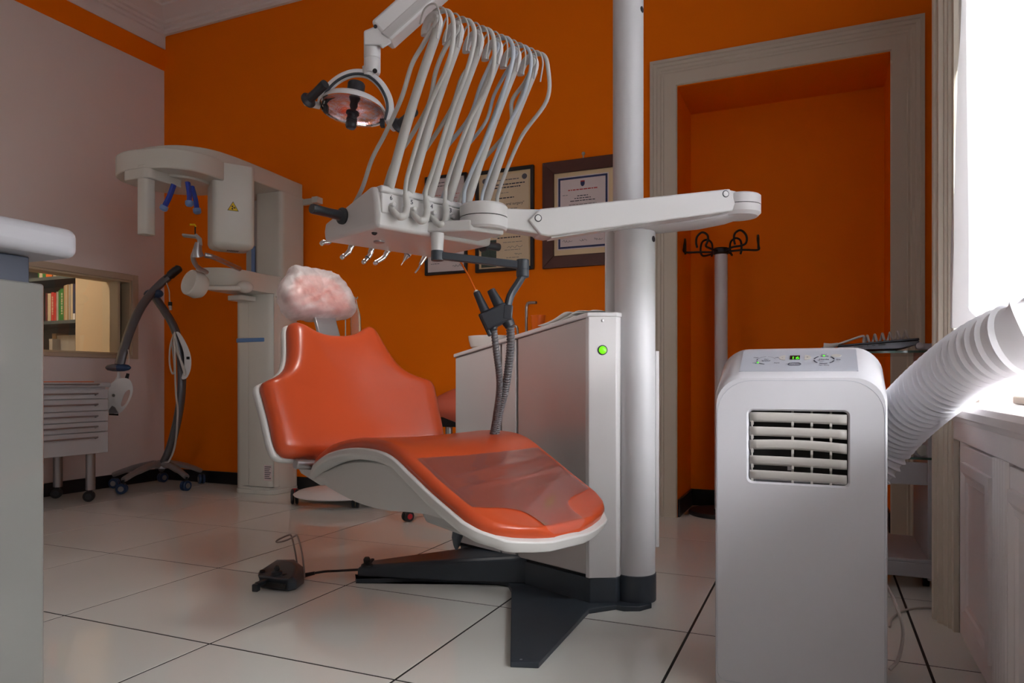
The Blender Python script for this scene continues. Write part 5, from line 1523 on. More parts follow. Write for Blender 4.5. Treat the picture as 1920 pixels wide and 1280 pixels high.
for k, (ya, yb_) in enumerate(lv):
    za, zb2 = R.hit(1403, ya, 'y', AY + 0.006).z, R.hit(1403, yb_, 'y', AY + 0.006).z
    def lf(u, v, za=za, zb2=zb2, k=k):
        bend = 0.004 * math.sin(u * math.pi) * (1 if k == 2 else 0.2)
        return (gx0 + 0.006 + (gx1 - gx0 - 0.012) * u, AY + 0.004 + 0.012 * v + 0.010 * (1 - v) ** 2 - 0.008, za + (zb2 - za) * v + bend - 0.003 * u)
    lo_ = MB().grid(lf, 12, 4).build('louver', 'ac_louver', ac, solid=0.002, smooth=60)
    for px in (1410, 1486, 1522, 1558):
        x = R.hit(px, 800, 'y', AY).x
        MB().box(x - 0.0025, x + 0.0025, AY + 0.006, AY + 0.016, zb2 - 0.007, zb2 + 0.003).build('louver_clip', 'ac_louver', lo_)
xl = R.hit(1409, 800, 'y', AY).x
MB().cyl((xl, AY + 0.014, gz0 + 0.004), (xl, AY + 0.014, gz1 - 0.02), 0.002, n=8).build('louver_link', 'ac_louver', ac)
x = R.hit(1482, 870, 'y', AY + 0.02).x
MB().box(x - 0.006, x + 0.004, AY + 0.016, AY + 0.02, R.hit(1482, 883, 'y', AY).z, R.hit(1482, 871, 'y', AY).z).build('louver_tab', 'ac_white', ac)
# front-panel seam
sm = [(a, b) for a, b in rrect(AX0 + 0.006, AX1 - 0.006, 0.03, 0.722, [0.02, 0.02, 0.075, 0.075], 8)]
MB().tube([Vector((a, AY - 0.0001, b)) for a, b in sm], 0.0006, 5, closed=True).build('panel_seam', 'ac_panel', ac)
# sloping control panel: plane through the two top edges
def cpn(px, py, lift=0.001):
    """point on the sloping top of the unit"""
    yA, zA, yB, zB = AY + 0.012, 0.740, AY + 0.13, 0.797
    o_ = Vector((*R.loc(0, 0), H)); d_ = R.hit(px, py, 'd', 1.0) - o_
    nrm_ = Vector((0, -(zB - zA), yB - yA)).normalized()
    q_ = Vector((0, yA, zA)) + nrm_ * lift
    t_ = (q_ - o_).dot(nrm_) / d_.dot(nrm_)
    return o_ + d_ * t_
PX0, PX1 = cpn(1387, 690).x, cpn(1609, 690).x
sl_ = (0.797 - 0.740) / 0.118
ang_ = math.atan(sl_)
def on_panel(x, s, lift):          # s: distance up the slope from the lower edge
    return Vector((x, AY + 0.012 + s * math.cos(ang_) - lift * math.sin(ang_), 0.740 + s * math.sin(ang_) + lift * math.cos(ang_)))
SLN = 0.118 / math.cos(ang_)
pn = MB().rings([[on_panel(x_, s_, l_) for x_, s_ in ((PX0, 0.006), (PX1, 0.006), (PX1 + 0.0, SLN - 0.008), (PX0 + 0.0, SLN - 0.008))] for l_ in (-0.002, 0.0008)]).build('control_panel', 'ac_panel', ac, smooth=0)
PM = lambda x, s, lift=0.001: Matrix.Translation(on_panel(x, s, lift)) @ Matrix.Rotation(ang_, 4, 'X')
def disc_part(x, s, r, m, name, sy=1.0, lift=0.001):
    pts = [PM(x, s, lift) @ Vector((r * math.cos(a), r * sy * math.sin(a), 0)) for a in [2 * math.pi * k / 28 for k in range(28)]]
    up_ = PM(x, s, 0).to_3x3() @ Vector((0, 0, 0.0008))
    return MB().rings([pts, [p_ + up_ for p_ in pts]]).build(name, m, pn, smooth=0)
def arc_part(x, s, r, a0, a1, w, m='print_dark', name='dial_mark'):
    n_ = 10
    mb_ = MB(); b_ = 0
    for k in range(n_ + 1):
        a = math.radians(a0 + (a1 - a0) * k / n_)
        for rr_ in (r - w / 2, r + w / 2): mb_.v.append(PM(x, s, 0.0014) @ Vector((rr_ * math.cos(a), rr_ * math.sin(a), 0)))
    for k in range(n_): mb_.f.append((2 * k, 2 * k + 1, 2 * k + 3, 2 * k + 2))
    mb_.build(name, m, pn, smooth=0)
span = PX1 - PX0
xd1, xd2, xc_ = PX0 + span * 0.225, PX0 + span * 0.725, PX0 + span * 0.475
sc_ = SLN * 0.50
dr = 0.021
for (a0, a1, w) in ((95, 150, .0012), (155, 178, .0022), (190, 215, .0026), (225, 262, .0030), (20, 82, .0008)): arc_part(xd1, sc_, dr, a0, a1, w)
for a in range(6): arc_part(xd2, sc_, dr, 63 + 60 * a, 63 + 60 * a + 46, 0.0032)
disc_part(xd1, sc_, 0.010, 'ac_panel', 'fan_button', 0.8); disc_part(xd2, sc_, 0.012, 'ac_panel', 'mode_button', 0.8)
lettering('Fan', 0.007, 'button_text', 'print_dark', pn, PM(xd1, sc_ + 0.004, 0.0022), 0.0001)
lettering('SPEED', 0.007, 'button_text', 'print_dark', pn, PM(xd1, sc_ - 0.004, 0.0022), 0.0001)
lettering('Mode', 0.009, 'button_text', 'print_dark', pn, PM(xd2, sc_, 0.0022), 0.0001)
lettering('Med', 0.006, 'dial_text', 'print_dark', pn, PM(xd1 - 0.024, sc_ + 0.016, 0.0016), 0.0001)
lettering('Low', 0.006, 'dial_text', 'print_dark', pn, PM(xd1 + 0.024, sc_ + 0.016, 0.0016), 0.0001)
lettering('High', 0.006, 'dial_text', 'print_dark', pn, PM(xd1 - 0.024, sc_ - 0.015, 0.0016), 0.0001)
lettering('Auto', 0.006, 'dial_text', 'print_dark', pn, PM(xd1 + 0.024, sc_ - 0.015, 0.0016), 0.0001)
lettering('Cool', 0.006, 'dial_text', 'print_dark', pn, PM(xd2, sc_ + 0.030, 0.0016), 0.0001)
lettering('Dry', 0.006, 'dial_text', 'print_dark', pn, PM(xd2 + 0.030, sc_, 0.0016), 0.0001)
lettering('Fan Only', 0.006, 'dial_text', 'print_dark', pn, PM(xd2, sc_ - 0.030, 0.0016), 0.0001)
disc_part(xd1 - 0.018, sc_ - 0.013, 0.0022, 'led_green', 'dial_led', lift=0.0016)
disc_part(xd2, sc_ + 0.0205, 0.0024, 'led_green', 'dial_led', lift=0.0022)
disc_part(xd2 + 0.026, sc_ + 0.022, 0.0105, 'ac_louver', 'infrared_eye', 0.8)
zd_ = sc_ + 0.014
q4 = [PM(xc_, zd_, 0.0012) @ Vector((a, b, 0)) for a, b in ((-0.011, -0.011), (0.011, -0.011), (0.011, 0.011), (-0.011, 0.011))]
upv = PM(0, 0, 0).to_3x3() @ Vector((0, 0, 0.0008))
MB().rings([q4, [p_ + upv for p_ in q4]]).build('display', 'screen_black', pn, smooth=0)
lettering('16', 0.019, 'display_digits', 'led_green', pn, PM(xc_ + 0.001, zd_ - 0.004, 0.0023), 0.0001)
for sgn in (-1, 1):
    hp_ = [PM(xc_ + sgn * 0.021, zd_, 0.001) @ Vector((sgn * (0.014 * math.cos(a)), 0.014 * math.sin(a), 0)) for a in [math.pi * (k / 12 - 0.5) for k in range(13)]]
    MB().rings([hp_, [p_ + upv for p_ in hp_]]).build('arrow_button', 'ac_louver', pn, smooth=0)
    lettering('+' if sgn > 0 else '-', 0.008, 'button_text', 'print_dark', pn, PM(xc_ + sgn * 0.027, zd_, 0.0022), 0.0001)
oo = [PM(xc_, sc_ - 0.022, 0.0012) @ Vector((a, b, 0)) for a, b in rrect(-0.0135, 0.0135, -0.0075, 0.0075, 0.0074, 5)]
MB().tube(oo, 0.0006, 5, closed=True).build('button_outline', 'print_dark', pn)
lettering('ON/OFF', 0.0075, 'button_text', 'print_dark', pn, PM(xc_, sc_ - 0.022, 0.0014), 0.0001)
for (x, y) in ((AX0 + 0.05, AY + 0.06), (AX1 - 0.05, AY + 0.06), (AX0 + 0.05, AY + 0.26), (AX1 - 0.05, AY + 0.26)):
    MB().cyl((x - 0.012, y, 0.02), (x + 0.012, y, 0.02), 0.02, n=16).build('castor', 'black', ac)
# exhaust duct: from behind the unit up to the window
def rp(px, py, d):
    q = W.hit(px, py, 'd', d); return Vector((*R.loc(q.x, q.y), q.z))
DR = 0.074
dpts = [rp(1585, 925, 1.90), rp(1640, 850, 1.88), rp(1672, 806, 1.84), rp(1728, 750, 1.72), rp(1792, 698, 1.59), rp(1852, 660, 1.48), rp(1920, 632, 1.40), rp(1990, 616, 1.37), Vector((5.07, -2.30, 0.84))]
def duct(path, r, pitch):
    P = spl(path, 30)
    L_ = [0.0]
    for a, b in zip(P, P[1:]): L_.append(L_[-1] + (b - a).length)
    n = int(L_[-1] / pitch) * 4
    pts, rad = [], []
    j = 0
    for i in range(n + 1):
        s = L_[-1] * i / n
        while j < len(L_) - 2 and L_[j + 1] < s: j += 1
        t_ = (s - L_[j]) / max(L_[j + 1] - L_[j], 1e-9)
        pts.append(P[j].lerp(P[j + 1], min(t_, 1)))
        rad.append(r * (1.0, 0.91, 0.90, 0.91)[i % 4])
    return MB().tube(pts, rad, 36)
single(duct(dpts, DR, 0.0205), 'exhaust_duct', 'white ribbed exhaust duct rising from the air conditioner to the window', 'duct', 'duct', R, dpts[0], smooth=20)
# power cord on the floor
cd = [Vector((AX1 - 0.03, AY + 0.31, 0.30)), rp(1668, 1108, 1.86), rp(1686, 1150, 1.80), rp(1693, 1190, 1.78), rp(1684, 1235, 1.76), rp(1668, 1255, 1.75)]
cd[-1].z = max(cd[-1].z, 0.006)
single(MB().tube(spl(cd, 8), 0.0042, 8), 'power_cord', 'white power cord hanging in a loop behind the air conditioner', 'cord', 'cable_white', R, (cd[-1].x, cd[-1].y, 0.0))
cd2 = [R.hit(px, py, 'z', 0.004) for px, py in ((1668, 1175), (1672, 1160), (1690, 1146), (1715, 1140), (1740, 1139), (1762, 1141))]
single(MB().tube(spl(cd2, 8), 0.0036, 8), 'floor_cable', 'thin white cable curving over the tiles towards the window pilaster', 'cable', 'cable_white', R, (cd2[2].x, cd2[2].y, 0.0))

# ================================================================== COAT STAND IN THE NICHE
sb = R.hit(1350, 962, 'z', 0.0)
CX, CY = R.hit(1352, 700, 'y', 0.19).x, 0.19
cs = thing('coat_stand', 'white pole coat stand with six black wire hooks in the orange niche', 'coat stand', R, (CX, CY, 0.0))
MB().lathe([(0.170, 0.0), (0.172, 0.012), (0.165, 0.022), (0.06, 0.030), (0.0, 0.030)], (CX, CY, 0), n=40).build('base_disc', 'black', cs)
zt = R.hit(1352, 476, 'y', CY).z
MB().lathe([(0.0345, 0.028), (0.0345, zt)], (CX, CY, 0), n=32).build('pole', 'coat_white', cs)
MB().lathe([(0.036, zt - 0.004), (0.043, zt + 0.004), (0.043, zt + 0.026), (0.036, zt + 0.032), (0, zt + 0.033)], (CX, CY, 0), n=32).build('hub', 'black', cs)
for k in range(6):
    a = math.radians(7 + 60 * k)
    d = Vector((math.cos(a), math.sin(a), 0)); s_ = Vector((-d.y, d.x, 0))
    o = Vector((CX, CY, zt + 0.012))
    lo_ = 0.155 if k in (1, 2) else 0.19
    hh = 0.095 if k in (1, 2) else 0.078
    P = [o + d * 0.04, o + d * (lo_ * 0.6) + Vector((0, 0, 0.004)), o + d * lo_ + s_ * 0.022 + Vector((0, 0, 0.004)), o + d * (lo_ + 0.004) + s_ * 0.036 + Vector((0, 0, 0.030)), o + d * lo_ + s_ * 0.030 + Vector((0, 0, hh - 0.018)), o + d * lo_ + Vector((0, 0, hh)), o + d * lo_ - s_ * 0.030 + Vector((0, 0, hh - 0.018)), o + d * lo_ - s_ * 0.036 + Vector((0, 0, 0.030)), o + d * lo_ - s_ * 0.030 + Vector((0, 0, 0.002))]
    MB().tube(spl(P, 6), 0.0056, 8).build('hook', 'black', cs)

# ================================================================== STEEL CART WITH GLASS SHELVES BEHIND THE AIR CONDITIONER
KY0, KY1 = -0.56, -0.98           # far and near edge
KX0, KX1 = 4.42, 4.90
kt = thing('glass_cart', 'white steel cart with glass shelves standing behind the air conditioner', 'cart', R, (4.66, -0.77, 0.0))
zsA = R.hit(1700, 657, 'y', KY1).z; zsB = R.hit(1720, 857, 'y', KY1).z
zf0, zf1 = R.hit(1700, 1082, 'y', KY1 - 0.02).z, R.hit(1700, 1048, 'y', KY1 - 0.02).z
zf0 = max(zf0, 0.012)
MB().box(KX0, KX1 - 0.05, KY0, KY1, zsA - 0.008, zsA).build('glass_shelf', 'glass', kt, smooth=0)
MB().box(KX0, KX1 - 0.05, KY1 + 0.002, KY1 - 0.002, zsA - 0.008, zsA).build('glass_edge', 'glass_edge', kt, smooth=0)
MB().box(KX0, KX1 - 0.035, KY0, KY1, zsB - 0.008, zsB).build('glass_shelf', 'glass', kt, smooth=0)
MB().box(KX0, KX1 - 0.035, KY1 + 0.002, KY1 - 0.002, zsB - 0.008, zsB).build('glass_edge', 'glass_edge', kt, smooth=0)
xk = R.hit(1738, 950, 'y', KY1 + 0.02).x
MB().box(xk, xk + 0.03, KY0, KY1, 0.03, zsA + 0.012).build('side_panel', 'cart_white', kt, bevel=0.003)
MB().box(KX0, KX0 + 0.03, KY0, KY1, 0.03, zsA + 0.012).build('side_panel', 'cart_white', kt, bevel=0.003)
MB().box(KX0 + 0.03, xk, KY1, KY1 + 0.02, R.hit(1700, 908, 'y', KY1).z, R.hit(1700, 866, 'y', KY1).z).build('apron', 'cart_white', kt, bevel=0.003)
MB().box(KX0 - 0.01, xk + 0.035, KY0, KY1 - 0.01, zf1 - 0.012, zf1).build('bottom_tray', 'cart_white', kt, bevel=0.003)
MB().box(KX0 - 0.01, xk + 0.035, KY1 - 0.01, KY1 + 0.005, zf0, zf1 - 0.012).build('tray_front', 'cart_white', kt, bevel=0.003)
p = R.hit(1722, 655, 'y', KY1 + 0.01)
MB().cyl((p.x, KY1 + 0.0, zsA + 0.014), (p.x, KY1 - 0.03, zsA + 0.014), 0.012, n=18).build('shelf_knob', 'brushed', kt)
MB().box(p.x, xk + 0.03, KY1, KY1 + 0.03, zsA + 0.002, zsA + 0.024).build('shelf_bracket', 'cart_white', kt, bevel=0.002)
for (x, y) in ((KX0 + 0.03, KY0 + 0.04 - 0.08), (xk, KY0 - 0.04), (KX0 + 0.03, KY1 + 0.05), (xk, KY1 + 0.05)):
    MB().cyl((x - 0.01, y, 0.018), (x + 0.01, y, 0.018), 0.018, n=14).build('castor', 'black', kt)
# cream jar on the lower shelf
p = R.hit(1724, 846, 'y', KY1 + 0.06)
jr = thing('cosmetic_jar', 'small pale green jar lying on the lower glass shelf', 'jar', R, (p.x, KY1 + 0.06, zsB))
MB().lathe([(0.018, -0.02), (0.021, -0.016), (0.021, 0.018), (0.018, 0.022)], (p.x, KY1 + 0.06, zsB + 0.021), (0.3, -1, 0), 24).build('jar_body', 'cart_white', jr)
MB().lathe([(0.0195, 0.016), (0.0195, 0.026), (0.016, 0.028)], (p.x, KY1 + 0.06, zsB + 0.021), (0.3, -1, 0), 24).build('jar_lid', 'xray_white', jr)
# laptop
l0, l1 = R.hit(1573, 651, 'y', KY1 - 0.02), R.hit(1724, 640, 'y', KY1 - 0.02)
lt = thing('laptop', 'closed dark grey laptop lying on the upper glass shelf', 'laptop', R, ((l0.x + l1.x) / 2, KY1 + 0.1, zsA))
LD = 0.24
zA_ = zsA + 0.004
lp = [(l0.x, zA_ + 0.004), (l0.x + 0.012, zA_), (l1.x - 0.09, zA_ + 0.002), (l1.x - 0.06, zA_ + 0.002), (l1.x - 0.012, zA_ + 0.014), (l1.x, zA_ + 0.024), (l1.x - 0.002, zA_ + 0.030), (l0.x, zA_ + 0.012)]
MB().prism(lp, 'y', KY1 - 0.02, KY1 - 0.02 + LD).build('laptop_base', 'laptop', lt, bevel=0.0015)
lq = [(l0.x - 0.004, zA_ + 0.0135), (l1.x, zA_ + 0.0315), (l1.x - 0.001, zA_ + 0.0385), (l0.x - 0.002, zA_ + 0.0195)]
MB().prism(lq, 'y', KY1 - 0.02, KY1 - 0.02 + LD).build('laptop_lid', 'laptop_lid', lt, bevel=0.0015)
for (fx, w_, h_) in ((0.19, 0.030, 0.002), (0.36, 0.004, 0.004), (0.42, 0.010, 0.003), (0.50, 0.022, 0.006)):
    x = l0.x + (l1.x - l0.x) * fx
    MB().box(x, x + w_, KY1 - 0.0206, KY1 - 0.019, zA_ + 0.008 + 0.014 * fx, zA_ + 0.008 + 0.014 * fx + h_).build('laptop_port', 'black', lt, smooth=0)
MB().box(l0.x + 0.02, l0.x + 0.06, KY1 + 0.02, KY1 + 0.16, zsA, zA_ + 0.001).build('rubber_foot', 'black', lt)
MB().box(l1.x - 0.10, l1.x - 0.07, KY1 + 0.02, KY1 + 0.16, zsA, zA_ + 0.003).build('rubber_foot', 'black', lt)
# coiled cable with plug on the laptop
yc = KY1 + 0.06
def cz(px, py): 
    q = R.hit(px, py, 'y', yc); return Vector((q.x, yc, q.z))
wire = thing('coiled_cable', 'white coiled power cable with plug lying on the laptop', 'cable', R, cz(1610, 645))
P = [cz(1572, 645), cz(1595, 637), cz(1616, 630), cz(1620, 632), cz(1619, 639)]
xs = cz(1619, 640)
coil = []
xe = cz(1705, 634)
for k in range(0, 6 * 12 + 1):
    a = 2 * math.pi * k / 12
    t_ = k / 72
    coil.append(Vector((xs.x + (xe.x - xs.x) * t_ + 0.003 * math.sin(a), yc + 0.016 * math.sin(a), zA_ + 0.016 + 0.0215 * 1.0 + (0.018 * t_) + 0.016 * math.cos(a) * -1 + 0.0)))
MB().tube(spl(P, 5) + coil, 0.0042, 8).build('wire', 'cable_white', wire)
MB().tube([cz(1572, 645), cz(1562, 648), cz(1556, 650), cz(1544, 649)], [0.006, 0.010, 0.013, 0.013], 14).build('plug', 'cable_white', wire)
for dy in (-0.008, 0.008):
    e_ = cz(1545, 650) + Vector((0, dy, 0)); MB().tube([e_, e_ + (cz(1534, 656) - cz(1545, 650))], 0.0022, 8).build('plug_pin', 'chrome', wire)

# ================================================================== STOOL, SURGERY CART, PEDAL
# stool behind the unit
SX, SY_ = 2.78, -0.42
pq = R.hit(842, 800, 'y', SY_)
SX = pq.x
sto = thing('rolling_stool', 'orange saddle stool on steel post behind the dental unit', 'stool', R, (SX, SY_, 0.0))
zse, zst = R.hit(842, 792, 'y', SY_).z, R.hit(842, 724, 'y', SY_).z
so_ = [(p.x, p.y) for p in spl([(a, b, 0) for a, b in ((-0.15, 0.0), (-0.10, 0.16), (0.05, 0.20), (0.22, 0.17), (0.30, 0.0), (0.22, -0.17), (0.05, -0.20), (-0.10, -0.16))], 4, True)]
hS = zst - zse
def spos(a, b, h): 
    t_ = max(0, min(1, (a + 0.15) / 0.2))
    return Vector((SX + 0.06 + a, SY_ + b, zse + hS * 0.45 + h * (0.35 + 0.65 * t_)))
pillow(so_, (0.06, 0), spos, [(0.02, -hS * 0.45), (0.5, -hS * 0.43), (0.85, -hS * 0.30), (0.97, -hS * 0.12), (1.0, 0.0), (0.97, hS * 0.18), (0.85, hS * 0.40), (0.6, hS * 0.52), (0.02, hS * 0.55)]).build('seat', 'stool_vinyl', sto, smooth=60)
MB().box(SX - 0.05, SX + 0.10, SY_ - 0.06, SY_ + 0.06, zse - 0.02, zse + 0.03).build('seat_plate', 'black', sto, bevel=0.006)
MB().tube([Vector((SX - 0.03, SY_ - 0.02, zse - 0.01)), Vector((SX - 0.075, SY_ - 0.05, zse + 0.012))], [0.008, 0.012], 10).build('lever', 'black', sto)
MB().lathe([(0.020, zse), (0.020, 0.30), (0.027, 0.30), (0.027, 0.10)], (SX, SY_, 0), n=20).build('post', 'brushed', sto)
for k in range(5):
    a = 2 * math.pi * k / 5 + 0.5
    e_ = Vector((SX + 0.27 * math.cos(a), SY_ + 0.27 * math.sin(a), 0.075))
    MB().tube([Vector((SX, SY_, 0.12)), Vector((SX + 0.12 * math.cos(a), SY_ + 0.12 * math.sin(a), 0.105)), e_], [0.028, 0.022, 0.016], 10).build('foot', 'brushed', sto)
    caster(sto, e_, 0.028, 'black', 'red_plastic', 0.08, ang=a)
# surgery cart: white domed base on red-braked castors, pole with a hanging bag
GX, GY = 1.86, -0.36
gc = thing('surgery_cart', 'white based rolling surgery cart with red castors half hidden behind the chair', 'cart', R, (GX, GY, 0.0))
MB().lathe([(0.27, 0.062), (0.275, 0.068), (0.25, 0.082), (0.12, 0.108), (0.03, 0.115), (0.0, 0.115)], (GX, GY, 0), n=48).build('cart_base', 'lamp_white', gc, smooth=50)
for (px, py) in ((553, 944), (666, 951)):
    f = R.hit(px, py, 'z', 0.0)
    caster(gc, f, 0.045, 'dark_plastic', 'brushed', 0.07, ang=2.2, body='red_plastic')
for (x, y) in ((GX + 0.24, GY + 0.02), (GX - 0.02, GY + 0.22)):
    caster(gc, Vector((x, y, 0)), 0.045, 'dark_plastic', 'brushed', 0.07, ang=1.0, body='red_plastic')
MB().cyl((GX, GY, 0.11), (GX, GY, 0.66), 0.016).build('cart_column', 'stand_tube', gc)
MB().box(GX - 0.14, GX + 0.16, GY - 0.10, GY + 0.12, 0.66, 0.80).build('cart_box', 'lamp_white', gc, bevel=0.01)
pz_ = R.hit(648, 600, 'y', GY); 
ph = R.hit(650, 553, 'y', GY)
MB().tube(spl([Vector((pz_.x, GY, 0.80)), Vector((pz_.x, GY, ph.z - 0.02)), Vector((pz_.x + 0.008, GY, ph.z)), R.hit(663, 556, 'y', GY), R.hit(669, 560, 'y', GY), R.hit(671, 556, 'y', GY)], 5), 0.0036, 8).build('bag_pole', 'chrome', gc)
bt = R.hit(666, 560, 'y', GY); bb_ = R.hit(668, 632, 'y', GY)
rs = []
for k in range(9):
    t_ = k / 8
    z_ = bt.z + (bb_.z - bt.z) * t_
    w_ = 0.006 + 0.030 * min(1, t_ * 2.2); d_ = 0.004 + 0.012 * min(1, t_ * 1.6)
    rs.append([(bt.x + 0.006 * t_ + w_ * math.cos(a), GY + d_ * math.sin(a), z_) for a in [2 * math.pi * j / 14 for j in range(14)]])
mb = MB().rings(rs)
single(mb, 'drip_bag', 'clear plastic drip bag hanging beside the covered headrest', 'drip bag', 'bag_film', R, (bt.x, GY, bb_.z), smooth=60)
# foot pedal
PD = Frame(*CH.wld(-0.95, -0.12), -10)
def pp_(px, py, z): return PD.hit(px, py, 'z', z)
ped = thing('foot_pedal', 'dark grey foot control pedal with wire handle on the tiles', 'foot pedal', PD, (pp_(530, 1090, 0).x, pp_(530, 1090, 0).y, 0))
bot = [pp_(*p, 0.006) for p in ((487, 1100), (540, 1107), (556, 1104), (570, 1093), (569, 1075), (552, 1060), (520, 1060), (486, 1085))]
tpz = [(482, 1078), (540, 1087), (549, 1080), (556, 1060), (550, 1053), (538, 1051), (512, 1058), (486, 1070)]
tops = [pp_(*p, z) for p, z in zip(tpz, (0.045, 0.048, 0.055, 0.068, 0.070, 0.066, 0.058, 0.047))]
botS = [Vector((b.x, b.y, 0.004)) for b in bot]
# put the lid over the footprint
cxp = sum((b.x for b in botS)) / 8; cyp = sum((b.y for b in botS)) / 8
mid = [Vector((b.x, b.y, 0.030)) for b in botS]
MB().rings([botS, mid, tops]).build('pedal_body', 'dark_base', ped, smooth=30, bevel=0.006, seg=3)
def ptop(px, py, z): return pp_(px, py, z)
k0 = ptop(519, 1072, 0.058)
MB().lathe([(0.019, -0.008), (0.019, 0.002), (0.015, 0.006), (0.0, 0.006)], k0, n=24).build('pedal_disc', 'dark_plastic', ped)
MB().tube([k0, k0 + Vector((0, 0, 0.012)), k0 + Vector((0.002, 0, 0.022))], [0.009, 0.010, 0.005], 14).build('pedal_stick', 'black', ped)
for (px, py) in ((492, 1070), (534, 1077)):
    MB().lathe([(0.009, -0.008), (0.009, 0.002), (0.006, 0.004), (0, 0.004)], ptop(px, py, 0.052), n=16).build('pedal_button', 'black', ped)
MB().bar(ptop(500, 1088, 0.032), ptop(481, 1096, 0.028), 0.020, 0.014).build('pedal_lever', 'dark_plastic', ped, bevel=0.003)
le = ptop(481, 1096, 0.028)
MB().box(le.x - 0.012, le.x + 0.010, le.y - 0.012, le.y + 0.010, 0.006, 0.032).build('lever_pad', 'dark_plastic', ped, bevel=0.004)
fr0, fr1 = pp_(490, 1100, 0.010), pp_(536, 1106, 0.010)
MB().bar(fr0 + Vector((0, -0.001, 0.012)), fr1 + Vector((0, -0.001, 0.012)), 0.006, 0.018).build('pedal_slot', 'black', ped)
hdl = [(571, 1083, 0.01), (570, 1065, None), (566, 1035, None), (559, 1008, None), (556, 1003, None), (552, 1005, None), (538, 1012, None), (524, 1016, None), (518, 1015, None), (524, 1010, None), (540, 1003, None), (545, 1003, None), (548, 1010, None), (553, 1032, None), (557, 1054, None)]
dW = (PD.M @ pp_(560, 1085, 0)).y
hp_ = []
for i, (px, py, z) in enumerate(hdl):
    dd_ = dW - 0.01 + (0.03 * i / 14) - 0.06 * math.sin(math.pi * i / 14) * 0
    q = W.hit(px, py, 'd', dd_); hp_.append(Vector((*PD.loc(q.x, q.y), q.z)))
MB().tube(spl(hp_, 5), 0.0032, 8).build('wire_handle', 'steel_tube', ped)
pl_ = [W.hit(571, 1078, 'd', dW), W.hit(590, 1074, 'd', dW)]
pl_ = [Vector((*PD.loc(q.x, q.y), q.z)) for q in pl_]
MB().tube([pl_[0] + Vector((-0.02, 0, -0.004)), pl_[0], pl_[1]], [0.008, 0.008, 0.006], 10).build('cable_gland', 'black', ped)
ce = CC(g(669, 1088)); wce = CH.M @ Vector((ce.x, ce.y, 0.04)); lce = PD.M.inverted() @ wce
q1_ = W.hit(630, 1070, 'd', dW + 0.04); q1_ = Vector((*PD.loc(q1_.x, q1_.y), q1_.z))
MB().tube(spl([pl_[1], pl_[1].lerp(q1_, 0.5) + Vector((0, 0, 0.002)), q1_, Vector((lce.x + 0.01, lce.y, lce.z))], 8), 0.0045, 8).build('pedal_cable', 'black', ped)

# ================================================================== CURTAIN
def cur(u, v):
    y = -1.437 - 1.75 * u
    z = 2.83 - (2.83 - 0.905) * v
    wv_ = 0.022 * math.sin(u * 34 + 0.6 * math.sin(v * 5)) + 0.010 * math.sin(u * 71 + v * 3)
    edge = max(0, 1 - u / 0.05)
    flare = edge * (0.020 * math.sin(v * 15) + 0.008 * math.sin(v * 37))
    z += -0.035 * max(0, v - 0.97) / 0.03 * math.sin(u * 20 + 1)
    return (4.812 + wv_ * (0.6 + 0.4 * v) * 0.8 - 0.012 * edge, y + flare + 0.016 * edge, z)
single(MB().grid(cur, 110, 60), 'curtain', 'sheer white curtain hanging in the bright window on the right', 'curtain', 'sheer', R, (4.87, -2.2, 2.83), smooth=180)
single(MB().cyl((4.815, WY0 - 0.003, 2.835), (4.815, WY1 + 0.003, 2.835), 0.012), 'curtain_rod', 'thin curtain rod across the top of the window bay', 'curtain rod', 'brushed', R, (4.865, -2.2, 2.823))

# ================================================================== NEXT ROOM: CUPBOARD, BOOKS, LAMP
sr = R.hit(142, 600, 'x', -0.45)
YS = sr.y
bs = thing('book_cupboard', 'dark open bookshelf with cream door seen through the wall opening', 'bookshelf', R, (-0.9, YS + 0.15, 0.0))
XR, XL = -0.45, -1.75
zsh = [R.hit(100, y, 'y', YS).z for y in (521, 604)]
z_top = 2.1
MB().box(XL, XR, YS + 0.29, YS + 0.31, 0, z_top).build('back_board', 'shelf_dark', bs)
MB().box(XR - 0.004, XR + 0.006, YS, YS + 0.30, 0, z_top).build('side_board', 'cream_wall', bs, bevel=0.002)
MB().box(XL - 0.02, XL, YS, YS + 0.30, 0, z_top).build('side_board', 'shelf_dark', bs, bevel=0.002)
xd_ = R.hit(222, 600, 'y', YS).x
MB().box(XR + 0.008, xd_, YS - 0.004, YS + 0.016, 0, z_top).build('cupboard_door', 'cream_wall', bs, bevel=0.003)
MB().box(XR + 0.006, -LT - 0.012, YS + 0.02, YS + 0.31, 0, z_top).build('cupboard_body', 'cream_wall', bs, bevel=0.003)
lev = [0.10, zsh[1] - (zsh[0] - zsh[1]) * 1.08, zsh[1], zsh[0], zsh[0] + 0.30, z_top]
for z in lev:
    s_ = MB().box(XL, XR - 0.006, YS + 0.004, YS + 0.29, z - 0.012, z + 0.012).build('shelf', 'shelf_dark', bs)
    MB().box(XL, XR - 0.006, YS, YS + 0.004, z - 0.012, z + 0.012).build('shelf_edge', 'shelf_edge', s_)
mat('book_red', (0.50, 0.03, 0.02), 0.6); mat('book_green', (0.02, 0.20, 0.03), 0.6); mat('book_cream', (0.55, 0.45, 0.30), 0.7)
mat('book_maroon', (0.10, 0.01, 0.015), 0.6); mat('book_tan', (0.38, 0.25, 0.12), 0.7); mat('book_grey', (0.36, 0.33, 0.28), 0.7)
mat('book_navy', (0.02, 0.03, 0.09), 0.6); mat('book_orange', (0.75, 0.16, 0.01), 0.6)
def px_z(px, py): return R.hit(px, py, 'y', YS + 0.03).z
